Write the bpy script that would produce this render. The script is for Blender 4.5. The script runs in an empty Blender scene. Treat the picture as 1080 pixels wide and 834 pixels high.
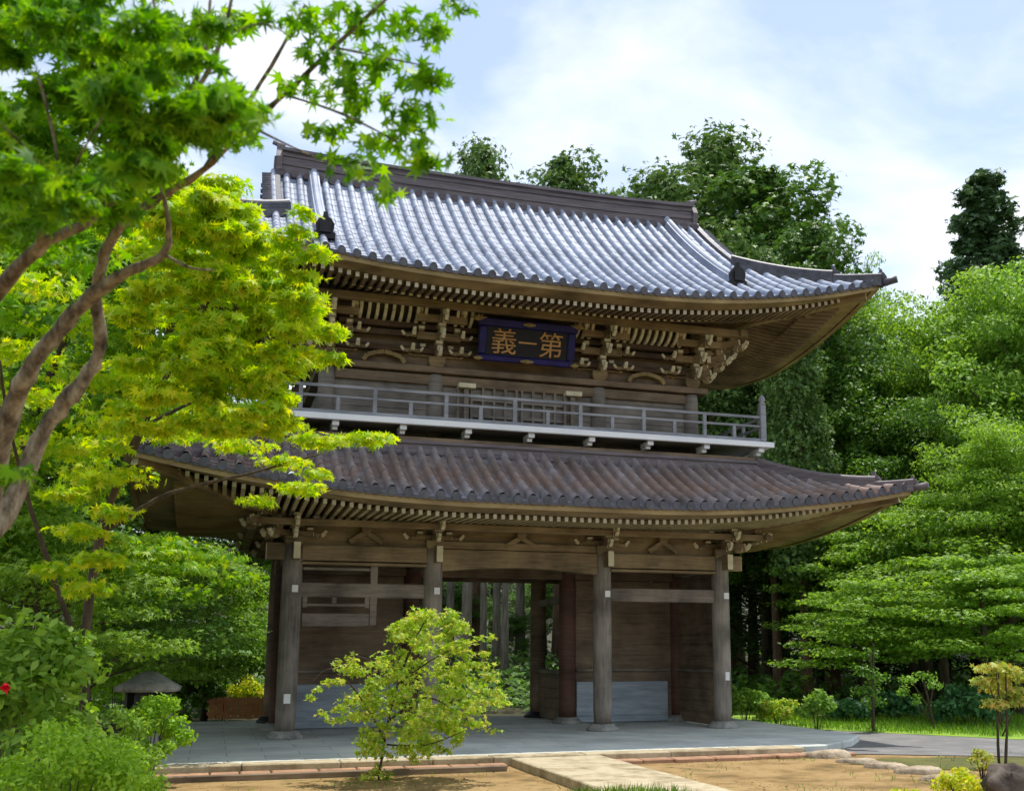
import bpy, bmesh, math, random
import numpy as np
from mathutils import Vector, Matrix

# ------------------------------------------------------------------ camera, sky, sun, exposure
S = bpy.context.scene
COL = S.collection
R_ = math.radians
F_PX, CX, CY = 1147.63, 540 + 73.33, 417 + 57.0          # focal length and principal point in photo pixels (1080 x 834)
YAW, PITCH = 0.323437, 0.181930
CAM = Vector((-5.83, -23.67, 1.6))
FWD = Vector((math.sin(YAW) * math.cos(PITCH), math.cos(YAW) * math.cos(PITCH), math.sin(PITCH)))
RGT = Vector((math.cos(YAW), -math.sin(YAW), 0))
UPV = RGT.cross(FWD)
cam_d = bpy.data.cameras.new('camera')
cam = bpy.data.objects.new('camera', cam_d)
COL.objects.link(cam)
cam.matrix_world = Matrix(((RGT.x, UPV.x, -FWD.x, CAM.x), (RGT.y, UPV.y, -FWD.y, CAM.y), (RGT.z, UPV.z, -FWD.z, CAM.z), (0, 0, 0, 1)))
cam_d.sensor_width = 36
cam_d.lens = 36 * F_PX / 1080
cam_d.shift_x = -73.33 / 1080
cam_d.shift_y = 57.0 / 1080
cam_d.clip_start, cam_d.clip_end = 0.05, 3000
cam_d.dof.use_dof = True
cam_d.dof.focus_distance = 20.0
cam_d.dof.aperture_fstop = 3.2
S.camera = cam

SUN = Vector((0.24, 0.20, 1.0)).normalized()              # direction to the sun: high, a little behind the gate and to the right
SUN_EL = math.asin(SUN.z)
SUN_AZ = math.atan2(SUN.x, SUN.y)
world = bpy.data.worlds.new('World')
S.world = world
world.use_nodes = True
wn, wl = world.node_tree.nodes, world.node_tree.links
wn.clear()
w_out = wn.new('ShaderNodeOutputWorld')
sky = wn.new('ShaderNodeTexSky')
sky.sky_type = 'NISHITA'
sky.sun_disc = False
sky.sun_elevation = SUN_EL
sky.sun_rotation = SUN_AZ
sky.air_density, sky.dust_density, sky.ozone_density = 1.0, 0.6, 1.0
bg_sky = wn.new('ShaderNodeBackground'); bg_sky.inputs[1].default_value = 0.15
bg_cl = wn.new('ShaderNodeBackground'); bg_cl.inputs[0].default_value = (0.92, 0.95, 1.0, 1); bg_cl.inputs[1].default_value = 0.94
wmix = wn.new('ShaderNodeMixShader')
tc = wn.new('ShaderNodeTexCoord')
mp = wn.new('ShaderNodeMapping'); mp.inputs['Scale'].default_value = (1.5, 1.5, 3.2); mp.inputs['Location'].default_value = (3.1, 2.2, 1.3)
nz = wn.new('ShaderNodeTexNoise'); nz.inputs['Scale'].default_value = 1.7; nz.inputs['Detail'].default_value = 7; nz.inputs['Roughness'].default_value = 0.52
nz.inputs['Distortion'].default_value = 0.3
cr = wn.new('ShaderNodeValToRGB'); cr.color_ramp.elements[0].position = 0.40; cr.color_ramp.elements[1].position = 0.60
cr.color_ramp.elements[0].color = (0.22, 0.22, 0.22, 1)
wl.new(tc.outputs['Generated'], mp.inputs[0]); wl.new(mp.outputs[0], nz.inputs['Vector']); wl.new(nz.outputs['Fac'], cr.inputs[0])
wl.new(sky.outputs[0], bg_sky.inputs[0]); wl.new(cr.outputs[0], wmix.inputs[0])
wl.new(bg_sky.outputs[0], wmix.inputs[1]); wl.new(bg_cl.outputs[0], wmix.inputs[2]); wl.new(wmix.outputs[0], w_out.inputs[0])

sun_d = bpy.data.lights.new('sun', 'SUN')
sun_d.energy = 3.5
sun_d.angle = R_(0.53)
sun_d.color = (1.0, 0.95, 0.87)
sun_o = bpy.data.objects.new('sun', sun_d)
COL.objects.link(sun_o)
sun_o.rotation_euler = SUN.to_track_quat('Z', 'Y').to_euler()
S.view_settings.view_transform = 'Standard'
S.view_settings.look = 'None'
S.view_settings.gamma = 1
S.view_settings.exposure = 0.52
S.cycles.max_bounces = 8
S.cycles.transparent_max_bounces = 8

rng = np.random.default_rng(11)
random.seed(5)


def at(px, py, depth):
    """world point seen at photo pixel (px, py), `depth` metres along the view axis"""
    d = FWD + RGT * ((px - CX) / F_PX) - UPV * ((py - CY) / F_PX)
    return CAM + d * depth


def at_y(px, py, y):
    d = FWD + RGT * ((px - CX) / F_PX) - UPV * ((py - CY) / F_PX)
    return CAM + d * ((y - CAM.y) / d.y)


def at_g(px, py, z=0.0):
    d = FWD + RGT * ((px - CX) / F_PX) - UPV * ((py - CY) / F_PX)
    return CAM + d * ((z - CAM.z) / d.z)


# ------------------------------------------------------------------ materials
def srgb(r, g, b):
    f = lambda c: (c / 255 / 12.92) if c / 255 <= 0.04045 else ((c / 255 + 0.055) / 1.055) ** 2.4
    return (f(r), f(g), f(b), 1)


def mat_base(name):
    m = bpy.data.materials.new(name)
    m.use_nodes = True
    nt = m.node_tree
    nt.nodes.clear()
    out = nt.nodes.new('ShaderNodeOutputMaterial')
    b = nt.nodes.new('ShaderNodeBsdfPrincipled')
    nt.links.new(b.outputs[0], out.inputs[0])
    return m, nt, b, out


def mat_noise(name, cols, scale=4.0, stretch=(1, 1, 1), rough=0.8, bump=0.15, detail=6, fine=None, spec=0.3, coord='Object', lo=0.3, hi=0.7):
    """a colour ramp over stretched noise, with a second finer noise in the bump"""
    m, nt, b, out = mat_base(name)
    N, L = nt.nodes, nt.links
    tc = N.new('ShaderNodeTexCoord'); mp = N.new('ShaderNodeMapping')
    mp.inputs['Scale'].default_value = stretch
    n1 = N.new('ShaderNodeTexNoise'); n1.inputs['Scale'].default_value = scale; n1.inputs['Detail'].default_value = detail
    n1.inputs['Roughness'].default_value = 0.62
    rp = N.new('ShaderNodeValToRGB')
    el = rp.color_ramp.elements
    for i, c in enumerate(cols):
        p = lo + (hi - lo) * i / max(1, len(cols) - 1)
        e = el[i] if i < 2 else el.new(p)
        e.position = p
    for i, c in enumerate(cols):
        el[i].position = lo + (hi - lo) * i / max(1, len(cols) - 1)
        el[i].color = tuple(c[:3]) + (1,)
    L.new(tc.outputs[coord], mp.inputs[0]); L.new(mp.outputs[0], n1.inputs['Vector']); L.new(n1.outputs['Fac'], rp.inputs[0])
    L.new(rp.outputs[0], b.inputs['Base Color'])
    b.inputs['Roughness'].default_value = rough
    b.inputs['Specular IOR Level'].default_value = spec
    if bump:
        n2 = N.new('ShaderNodeTexNoise'); n2.inputs['Scale'].default_value = fine or scale * 5; n2.inputs['Detail'].default_value = 8
        L.new(mp.outputs[0], n2.inputs['Vector'])
        bp = N.new('ShaderNodeBump'); bp.inputs['Strength'].default_value = bump; bp.inputs['Distance'].default_value = 0.02
        L.new(n2.outputs['Fac'], bp.inputs['Height']); L.new(bp.outputs[0], b.inputs['Normal'])
    return m


def mat_wood(name, dark, light, rough=0.75, grain=(0.6, 0.6, 7.0)):
    """weathered wood: grain stretched along x and z mixed by per-board variation; optional plank seams along z"""
    m, nt, b, out = mat_base(name)
    N, L = nt.nodes, nt.links
    tc = N.new('ShaderNodeTexCoord')
    mp = N.new('ShaderNodeMapping'); mp.inputs['Scale'].default_value = grain
    n1 = N.new('ShaderNodeTexNoise'); n1.inputs['Scale'].default_value = 3.2; n1.inputs['Detail'].default_value = 9; n1.inputs['Roughness'].default_value = 0.68
    L.new(tc.outputs['Object'], mp.inputs[0]); L.new(mp.outputs[0], n1.inputs['Vector'])
    n2 = N.new('ShaderNodeTexNoise'); n2.inputs['Scale'].default_value = 1.3; n2.inputs['Detail'].default_value = 4
    L.new(tc.outputs['Object'], n2.inputs['Vector'])
    mx = N.new('ShaderNodeMath'); mx.operation = 'MULTIPLY_ADD'; mx.inputs[1].default_value = 0.6
    L.new(n2.outputs['Fac'], mx.inputs[0])
    m2 = N.new('ShaderNodeMath'); m2.operation = 'MULTIPLY'; m2.inputs[1].default_value = 0.42
    L.new(n1.outputs['Fac'], m2.inputs[0]); L.new(m2.outputs[0], mx.inputs[2])
    rp = N.new('ShaderNodeValToRGB')
    rp.color_ramp.elements[0].position = 0.36; rp.color_ramp.elements[0].color = dark
    rp.color_ramp.elements[1].position = 0.66; rp.color_ramp.elements[1].color = light
    L.new(mx.outputs[0], rp.inputs[0])
    L.new(rp.outputs[0], b.inputs['Base Color'])
    b.inputs['Roughness'].default_value = rough
    b.inputs['Specular IOR Level'].default_value = 0.3
    bp = N.new('ShaderNodeBump'); bp.inputs['Strength'].default_value = 0.35; bp.inputs['Distance'].default_value = 0.012
    L.new(n1.outputs['Fac'], bp.inputs['Height']); L.new(bp.outputs[0], b.inputs['Normal'])
    return m


def mat_leaf(name, cols, trans=0.45, rough=0.5, spec=0.25):
    """leaf: colour differs from leaf to leaf, light passes through"""
    m, nt, b, out = mat_base(name)
    N, L = nt.nodes, nt.links
    g = N.new('ShaderNodeNewGeometry')
    rp = N.new('ShaderNodeValToRGB')
    el = rp.color_ramp.elements
    while len(el) < len(cols):
        el.new(0.5)
    for i, c in enumerate(cols):
        el[i].position = i / max(1, len(cols) - 1)
    for i, c in enumerate(cols):
        el[i].color = tuple(c[:3]) + (1,)
    L.new(g.outputs['Random Per Island'], rp.inputs[0])
    L.new(rp.outputs[0], b.inputs['Base Color'])
    b.inputs['Roughness'].default_value = rough
    b.inputs['Specular IOR Level'].default_value = spec
    tr = N.new('ShaderNodeBsdfTranslucent')
    hs = N.new('ShaderNodeHueSaturation'); hs.inputs['Saturation'].default_value = 1.1; hs.inputs['Value'].default_value = 1.38; hs.inputs['Hue'].default_value = 0.49
    L.new(rp.outputs[0], hs.inputs['Color']); L.new(hs.outputs[0], tr.inputs[0])
    mx = N.new('ShaderNodeMixShader'); mx.inputs[0].default_value = trans
    L.new(b.outputs[0], mx.inputs[1]); L.new(tr.outputs[0], mx.inputs[2]); L.new(mx.outputs[0], out.inputs[0])
    return m


def mat_tile(name, cols, rough, spec, lo=0.35, hi=0.65, band=None, var=(.72, 1.2)):
    m = mat_noise(name, cols, scale=1.1, stretch=(1, 1, 1), rough=rough, bump=0.0, spec=spec, lo=lo, hi=hi)
    nt = m.node_tree
    N, L = nt.nodes, nt.links
    b = [n for n in N if n.type == 'BSDF_PRINCIPLED'][0]
    rp = [n for n in N if n.type == 'VALTORGB'][0]
    tc = [n for n in N if n.type == 'TEX_COORD'][0]
    n3 = N.new('ShaderNodeTexNoise'); n3.inputs['Scale'].default_value = 9.0; n3.inputs['Detail'].default_value = 5
    mpp = N.new('ShaderNodeMapping'); mpp.inputs['Scale'].default_value = (1.6, 0.5, 0.5)
    L.new(tc.outputs['Object'], mpp.inputs[0]); L.new(mpp.outputs[0], n3.inputs['Vector'])
    mrg = N.new('ShaderNodeMapRange'); mrg.inputs[1].default_value = 0.3; mrg.inputs[2].default_value = 0.7; mrg.inputs[3].default_value = var[0]; mrg.inputs[4].default_value = var[1]
    L.new(n3.outputs['Fac'], mrg.inputs[0])
    mul = N.new('ShaderNodeMix'); mul.data_type = 'RGBA'; mul.blend_type = 'MULTIPLY'; mul.inputs[0].default_value = 1.0
    L.new(rp.outputs[0], mul.inputs[6]); L.new(mrg.outputs[0], mul.inputs[7])
    last = mul.outputs[2]
    gi = N.new('ShaderNodeNewGeometry')                  # each tile fired a little differently
    mi = N.new('ShaderNodeMapRange'); mi.inputs[3].default_value = .80; mi.inputs[4].default_value = 1.14
    L.new(gi.outputs['Random Per Island'], mi.inputs[0])
    mu2 = N.new('ShaderNodeMix'); mu2.data_type = 'RGBA'; mu2.blend_type = 'MULTIPLY'; mu2.inputs[0].default_value = 1.0
    L.new(last, mu2.inputs[6]); L.new(mi.outputs[0], mu2.inputs[7])
    last = mu2.outputs[2]
    if band:                                             # rust-brown weathered courses at one height of the roof
        z0, z1, bc, amt = band
        sp = N.new('ShaderNodeSeparateXYZ'); L.new(tc.outputs['Object'], sp.inputs[0])
        ml = N.new('ShaderNodeMapRange'); ml.inputs[1].default_value = z0; ml.inputs[2].default_value = z1
        L.new(sp.outputs['Z'], ml.inputs[0])
        r2 = N.new('ShaderNodeValToRGB'); r2.color_ramp.elements[0].position = 0.0; r2.color_ramp.elements[0].color = (0, 0, 0, 1)
        r2.color_ramp.elements[1].position = 1.0; r2.color_ramp.elements[1].color = (0.35, 0.35, 0.35, 1)
        e = r2.color_ramp.elements.new(0.45); e.color = (amt, amt, amt, 1)
        L.new(ml.outputs[0], r2.inputs[0])
        n4 = N.new('ShaderNodeTexNoise'); n4.inputs['Scale'].default_value = 1.6; n4.inputs['Detail'].default_value = 6
        L.new(tc.outputs['Object'], n4.inputs['Vector'])
        m4 = N.new('ShaderNodeMapRange'); m4.inputs[1].default_value = 0.2; m4.inputs[2].default_value = 0.52
        L.new(n4.outputs['Fac'], m4.inputs[0])
        mm = N.new('ShaderNodeMath'); mm.operation = 'MULTIPLY'
        L.new(r2.outputs[0], mm.inputs[0]); L.new(m4.outputs[0], mm.inputs[1])
        mc = N.new('ShaderNodeMix'); mc.data_type = 'RGBA'
        L.new(mm.outputs[0], mc.inputs[0]); L.new(last, mc.inputs[6]); mc.inputs[7].default_value = bc
        last = mc.outputs[2]
    L.new(last, b.inputs['Base Color'])
    return m


M = {}
M['wood_grey'] = mat_wood('wood_grey', srgb(78, 70, 62), srgb(150, 138, 124))
M['wood_brown'] = mat_wood('wood_brown', srgb(92, 78, 58), srgb(164, 142, 108))
M['wood_dark'] = mat_wood('wood_dark', srgb(82, 69, 56), srgb(146, 126, 103))
M['wood_deep'] = mat_wood('deep_brown_wood', srgb(54, 42, 32), srgb(98, 78, 60))  # darkest brown, so rafters and cream noses stand out against it
M['wood_wall'] = mat_wood('wood_wall', srgb(92, 86, 80), srgb(156, 148, 138))
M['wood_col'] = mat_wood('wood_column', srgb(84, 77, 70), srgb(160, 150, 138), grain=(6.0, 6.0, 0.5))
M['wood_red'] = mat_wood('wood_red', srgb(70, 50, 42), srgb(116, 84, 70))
M['wood_ochre'] = mat_wood('wood_ochre', srgb(112, 94, 62), srgb(164, 144, 102))
M['rafter'] = mat_wood('rafter_wood', srgb(150, 134, 100), srgb(196, 180, 144))
M['cream'] = mat_noise('cream_paint', [srgb(196, 184, 152), srgb(230, 222, 194)], scale=6, rough=0.8, bump=0.05)
M['white'] = mat_noise('white_paint', [srgb(205, 205, 205), srgb(236, 236, 234)], scale=5, rough=0.7, bump=0.05)
M['rail'] = mat_wood('rail_wood', srgb(106, 108, 114), srgb(164, 167, 174))
M['white_beam'] = mat_noise('white_beam', [srgb(222, 226, 232), srgb(244, 246, 248)], scale=2.5, stretch=(.3, 1, 1), rough=0.6, bump=0.05)
M['panel_grey'] = mat_noise('grey_panel', [srgb(128, 138, 146), srgb(172, 182, 190)], scale=3, stretch=(0.4, 1, 3), rough=0.6, bump=0.05)
M['tile'] = mat_tile('silver_tile', [srgb(124, 134, 153), srgb(144, 154, 173), srgb(160, 169, 187)], 0.56, 0.4, var=(.86, 1.1))
M['tile_low'] = mat_tile('weathered_tile', [srgb(108, 110, 116), srgb(138, 140, 148), srgb(164, 166, 174)], 0.38, 0.6, band=(4.2, 5.3, srgb(160, 128, 106), 0.7))
M['tile_dark'] = mat_noise('dark_tile', [srgb(52, 52, 58), srgb(92, 92, 100)], scale=5, rough=0.5, bump=0.1, spec=0.4)
M['ridge'] = mat_noise('ridge_tile', [srgb(80, 74, 78), srgb(124, 114, 116)], scale=3, stretch=(0.5, 1, 9), rough=0.55, bump=0.2, spec=0.4)
M['black'] = mat_noise('black_iron_and_shade', [srgb(22, 22, 24), srgb(46, 46, 48)], scale=5, rough=0.6, bump=0.1)  # iron; its black also imitates shade on end tiles and fire box
M['stone'] = mat_noise('grey_stone', [srgb(96, 96, 92), srgb(142, 142, 136), srgb(170, 168, 160)], scale=5, rough=0.85, bump=0.4, fine=40)
M['blue'] = mat_noise('blue_lacquer', [srgb(18, 16, 62), srgb(38, 32, 108)], scale=4, rough=0.4, bump=0.02)
M['plaque_black'] = mat_noise('plaque_black', [srgb(12, 12, 16), srgb(26, 26, 32)], scale=4, rough=0.45, bump=0.02)
M['gold'] = mat_noise('gold_leaf', [srgb(158, 110, 60), srgb(206, 160, 98)], scale=8, rough=0.5, bump=0.05)
M['gilt'] = mat_noise('dull_gilt', [srgb(112, 94, 58), srgb(168, 148, 100)], scale=12, rough=0.6, bump=0.1)
M['paper'] = mat_noise('paper', [srgb(222, 222, 216), srgb(240, 240, 236)], scale=5, rough=0.9, bump=0)
M['bark'] = mat_noise('maple_bark', [srgb(54, 46, 38), srgb(98, 86, 70), srgb(142, 130, 108), srgb(170, 160, 138)], scale=14, stretch=(1, 1, 0.5), rough=0.9, bump=1.0, fine=60, lo=.32, hi=.7)
M['bark_dark'] = mat_noise('dark_bark', [srgb(48, 42, 34), srgb(92, 80, 66)], scale=9, stretch=(1, 1, 0.3), rough=0.9, bump=0.5, fine=30)
M['bark_cedar'] = mat_noise('cedar_bark', [srgb(64, 48, 38), srgb(112, 88, 70), srgb(140, 118, 98)], scale=7, stretch=(2.5, 2.5, 0.22), rough=0.95, bump=0.7, fine=24)
M['bark_grey'] = mat_noise('grey_bark', [srgb(98, 90, 80), srgb(150, 142, 128)], scale=7, stretch=(2.0, 2.0, 0.3), rough=0.95, bump=0.6, fine=24)
M['fence'] = mat_wood('fence_wood', srgb(160, 102, 62), srgb(210, 152, 102))
M['rock'] = mat_noise('mossy_rock', [srgb(48, 42, 38), srgb(92, 82, 74), srgb(122, 112, 100)], scale=3.2, rough=0.92, bump=0.6, fine=22)
M['red'] = mat_leaf('red_petal', [srgb(200, 20, 30), srgb(232, 40, 48)], 0.3)
M['flower'] = mat_leaf('pale_petal', [srgb(196, 208, 206), srgb(228, 236, 232)], 0.3)

M['leaf_maple'] = mat_leaf('maple_leaf', [srgb(62, 112, 22), srgb(88, 142, 28), srgb(112, 164, 34), srgb(140, 180, 42)], 0.5)
M['leaf_mapled'] = mat_leaf('green_maple_leaf', [srgb(80, 126, 34), srgb(108, 156, 40), srgb(138, 178, 48), srgb(168, 190, 60)], 0.45)
M['leaf_bright'] = mat_leaf('bright_maple_leaf', [srgb(126, 172, 30), srgb(156, 192, 36), srgb(182, 204, 44), srgb(200, 200, 58)], 0.5)
M['leaf_bush_lit'] = mat_leaf('sunlit_bush_leaf', [srgb(112, 156, 44), srgb(142, 184, 58), srgb(170, 206, 80)], 0.45)  # lightened to look sunlit, since the maples shade these bushes
M['leaf_small'] = mat_leaf('young_maple_leaf', [srgb(118, 158, 46), srgb(150, 184, 60), srgb(180, 200, 82), srgb(200, 194, 98)], 0.45)
M['leaf_green'] = mat_leaf('green_leaf', [srgb(88, 128, 48), srgb(114, 156, 60), srgb(140, 178, 74), srgb(160, 194, 94)], 0.4)
M['leaf_lush'] = mat_leaf('lush_leaf', [srgb(96, 134, 46), srgb(126, 164, 60), srgb(154, 188, 82)], 0.45)
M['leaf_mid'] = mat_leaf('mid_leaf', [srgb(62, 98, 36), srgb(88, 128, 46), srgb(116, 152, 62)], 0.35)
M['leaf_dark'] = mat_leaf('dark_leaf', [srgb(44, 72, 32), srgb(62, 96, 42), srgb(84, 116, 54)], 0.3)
M['leaf_cedar'] = mat_leaf('cedar_needles', [srgb(66, 94, 46), srgb(90, 122, 58), srgb(118, 148, 74)], 0.22)
M['leaf_cedarc'] = mat_leaf('cedar_needles_light', [srgb(60, 92, 40), srgb(84, 120, 50), srgb(110, 146, 62)], 0.25)
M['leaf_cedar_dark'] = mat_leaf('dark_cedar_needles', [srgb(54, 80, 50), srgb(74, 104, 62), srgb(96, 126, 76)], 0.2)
M['leaf_orange'] = mat_leaf('orange_green_leaf', [srgb(122, 150, 60), srgb(154, 172, 72), srgb(180, 182, 84), srgb(190, 164, 88)], 0.4)
M['leaf_yellow'] = mat_leaf('yellow_leaf', [srgb(150, 178, 40), srgb(186, 198, 52), srgb(212, 200, 70)], 0.45)
M['leaf_teal'] = mat_leaf('blue_green_leaf', [srgb(60, 104, 62), srgb(86, 134, 84), srgb(112, 156, 104)], 0.35)
M['litter'] = mat_leaf('fallen_leaf', [srgb(96, 70, 40), srgb(136, 104, 60), srgb(120, 112, 60), srgb(170, 146, 100)], 0.1)
M['grass'] = mat_leaf('grass_blade', [srgb(70, 116, 34), srgb(104, 150, 44), srgb(150, 178, 70)], 0.35)


# ------------------------------------------------------------------ mesh building
class MB:
    def __init__(s):
        s.v, s.f, s.m, s.sm = [], [], [], []

    def face(s, idx, mat=0, smooth=False):
        s.f.append(tuple(idx)); s.m.append(mat); s.sm.append(smooth)

    def box(s, c, d, mat=0, rot=None, taper=1.0):
        """box with centre c and size d; taper scales the bottom face"""
        b = len(s.v)
        for z in (-.5, .5):
            k = taper if z < 0 else 1.0
            for x, y in ((-.5, -.5), (.5, -.5), (.5, .5), (-.5, .5)):
                p = Vector((x * d[0] * k, y * d[1] * k, z * d[2]))
                if rot is not None:
                    p = rot @ p
                s.v.append((c[0] + p.x, c[1] + p.y, c[2] + p.z))
        for q in ((3, 2, 1, 0), (4, 5, 6, 7), (0, 1, 5, 4), (1, 2, 6, 5), (2, 3, 7, 6), (3, 0, 4, 7)):
            s.face([b + i for i in q], mat)

    def beam(s, p0, p1, w, h, mat=0, end=None, up=Vector((0, 0, 1))):
        """rectangular bar between two points; end = material of the p1 face"""
        p0, p1 = Vector(p0), Vector(p1)
        t = (p1 - p0).normalized()
        sd = t.cross(up).normalized()
        u = sd.cross(t)
        b = len(s.v)
        for p in (p0, p1):
            for a, c in ((-.5, -.5), (.5, -.5), (.5, .5), (-.5, .5)):
                q = p + sd * (a * w) + u * (c * h)
                s.v.append(tuple(q))
        for i, q in enumerate(((0, 1, 2, 3), (7, 6, 5, 4), (0, 4, 5, 1), (1, 5, 6, 2), (2, 6, 7, 3), (3, 7, 4, 0))):
            s.face([b + k for k in q], end if (end is not None and i == 1) else mat)

    def tube(s, pts, rad, n=10, mat=0, cap=True):
        pts = [Vector(p) for p in pts]
        b0 = len(s.v)
        prev = None
        for i, p in enumerate(pts):
            t = (pts[min(i + 1, len(pts) - 1)] - pts[max(i - 1, 0)]).normalized()
            if prev is None:
                a = Vector((1, 0, 0)) if abs(t.x) < .8 else Vector((0, 1, 0))
                sd = t.cross(a).normalized()
            else:
                sd = (prev - t * prev.dot(t)).normalized()
            prev = sd
            u = t.cross(sd)
            for k in range(n):
                an = 2 * math.pi * k / n
                s.v.append(tuple(p + (sd * math.cos(an) + u * math.sin(an)) * rad[i]))
        for i in range(len(pts) - 1):
            for k in range(n):
                k2 = (k + 1) % n
                s.face((b0 + i * n + k, b0 + i * n + k2, b0 + (i + 1) * n + k2, b0 + (i + 1) * n + k), mat, True)
        if cap:
            s.face([b0 + k for k in reversed(range(n))], mat)
            s.face([b0 + (len(pts) - 1) * n + k for k in range(n)], mat)

    def lathe(s, c, prof, n=20, mat=0):
        b0 = len(s.v)
        for r, z in prof:
            for k in range(n):
                an = 2 * math.pi * k / n
                s.v.append((c[0] + r * math.cos(an), c[1] + r * math.sin(an), c[2] + z))
        for i in range(len(prof) - 1):
            for k in range(n):
                k2 = (k + 1) % n
                s.face((b0 + i * n + k, b0 + i * n + k2, b0 + (i + 1) * n + k2, b0 + (i + 1) * n + k), mat, True)
        s.face([b0 + k for k in reversed(range(n))], mat)
        s.face([b0 + (len(prof) - 1) * n + k for k in range(n)], mat)

    def sweep(s, pts, prof, mat=0, mats=None, side=None):
        """closed profile [(side, up)...] carried along a path; the profile stays upright"""
        pts = [Vector(p) for p in pts]
        n = len(prof)
        b0 = len(s.v)
        for i, p in enumerate(pts):
            t = (pts[min(i + 1, len(pts) - 1)] - pts[max(i - 1, 0)])
            th = Vector((t.x, t.y, 0)).normalized()
            sd = Vector((th.y, -th.x, 0))
            for a, u in prof:
                s.v.append(tuple(p + sd * a + Vector((0, 0, u))))
        for i in range(len(pts) - 1):
            for k in range(n):
                k2 = (k + 1) % n
                s.face((b0 + i * n + k, b0 + i * n + k2, b0 + (i + 1) * n + k2, b0 + (i + 1) * n + k), mats[k] if mats else mat)
        s.face([b0 + k for k in reversed(range(n))], mat)
        s.face([b0 + (len(pts) - 1) * n + k for k in range(n)], mat)

    def grid(s, rows, mat=0, smooth=True):
        b0 = len(s.v)
        n = len(rows[0])
        for r in rows:
            s.v.extend(tuple(p) for p in r)
        for i in range(len(rows) - 1):
            for k in range(n - 1):
                s.face((b0 + i * n + k, b0 + i * n + k + 1, b0 + (i + 1) * n + k + 1, b0 + (i + 1) * n + k), mat, smooth)

    def build(s, name, mats, parent=None, bevel=0.0, loc=None):
        me = bpy.data.meshes.new(name)
        me.from_pydata(s.v, [], s.f)
        mats = mats if isinstance(mats, (list, tuple)) else [mats]
        for m in mats:
            me.materials.append(M[m] if isinstance(m, str) else m)
        me.polygons.foreach_set('material_index', s.m)
        me.polygons.foreach_set('use_smooth', s.sm)
        me.update()
        o = bpy.data.objects.new(name, me)
        COL.objects.link(o)
        if parent is not None:
            o.parent = parent
        if loc is not None:
            o.location = loc
        if bevel:
            md = o.modifiers.new('edge', 'BEVEL'); md.width = bevel; md.segments = 1; md.limit_method = 'ANGLE'; md.angle_limit = R_(50)
        return o


def tag(o, label=None, cat=None, group=None, kind=None):
    if label: o['label'] = label
    if cat: o['category'] = cat
    if group: o['group'] = group
    if kind: o['kind'] = kind
    return o


def empty(name, loc, label, cat, group=None, rz=0.0, scale=1.0):
    o = bpy.data.objects.new(name, None)
    COL.objects.link(o)
    o.location = loc
    o.rotation_euler = (0, 0, rz)
    o.scale = (scale,) * 3 if not isinstance(scale, tuple) else scale
    o.empty_display_size = 0.3
    return tag(o, label, cat, group)


def copy_thing(root, loc, rz=0.0, scale=1.0, label=None, group=None):
    r = root.copy(); COL.objects.link(r)
    r.location = loc; r.rotation_euler = (0, 0, rz)
    r.scale = (scale,) * 3 if not isinstance(scale, tuple) else scale
    if label: r['label'] = label
    if group: r['group'] = group
    for ch in root.children:
        c = ch.copy(); COL.objects.link(c); c.parent = r
    return r


# ---- leaves: many small faces built with numpy, each leaf an island
def star_leaf(lobes=7, inner=0.36):
    """outline of a palmate maple leaf, stem at the origin, longest lobe along +y"""
    pts = []
    span = R_(250)
    for i in range(lobes):
        a = -span / 2 + span * i / (lobes - 1)
        ln = 1.0 - 0.5 * (abs(a) / (span / 2)) ** 1.5
        pts.append((math.sin(a) * ln, math.cos(a) * ln))
        if i < lobes - 1:
            a2 = a + span / (lobes - 1) / 2
            pts.append((math.sin(a2) * inner, math.cos(a2) * inner))
    pts.append((0.0, -0.10))
    return np.array(pts)


STAR7 = star_leaf(7, 0.34)
STAR5 = star_leaf(5, 0.36)
OVAL = np.array([(0, -0.5), (0.26, -0.15), (0.24, 0.2), (0, 0.6), (-0.24, 0.2), (-0.26, -0.15)])
DIAM = np.array([(0, -0.55), (0.3, 0.0), (0, 0.6), (-0.3, 0.0)])
SPRAY = np.array([(0, -0.6), (0.16, -0.2), (0.5, 0.05), (0.17, 0.12), (0.3, 0.55), (0.04, 0.3), (-0.12, 0.75), (-0.14, 0.2), (-0.48, 0.3), (-0.2, -0.1)])
BLADE = np.array([(-0.03, 0), (0.03, 0), (0.02, 0.6), (0, 1.0), (-0.02, 0.6)])


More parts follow.
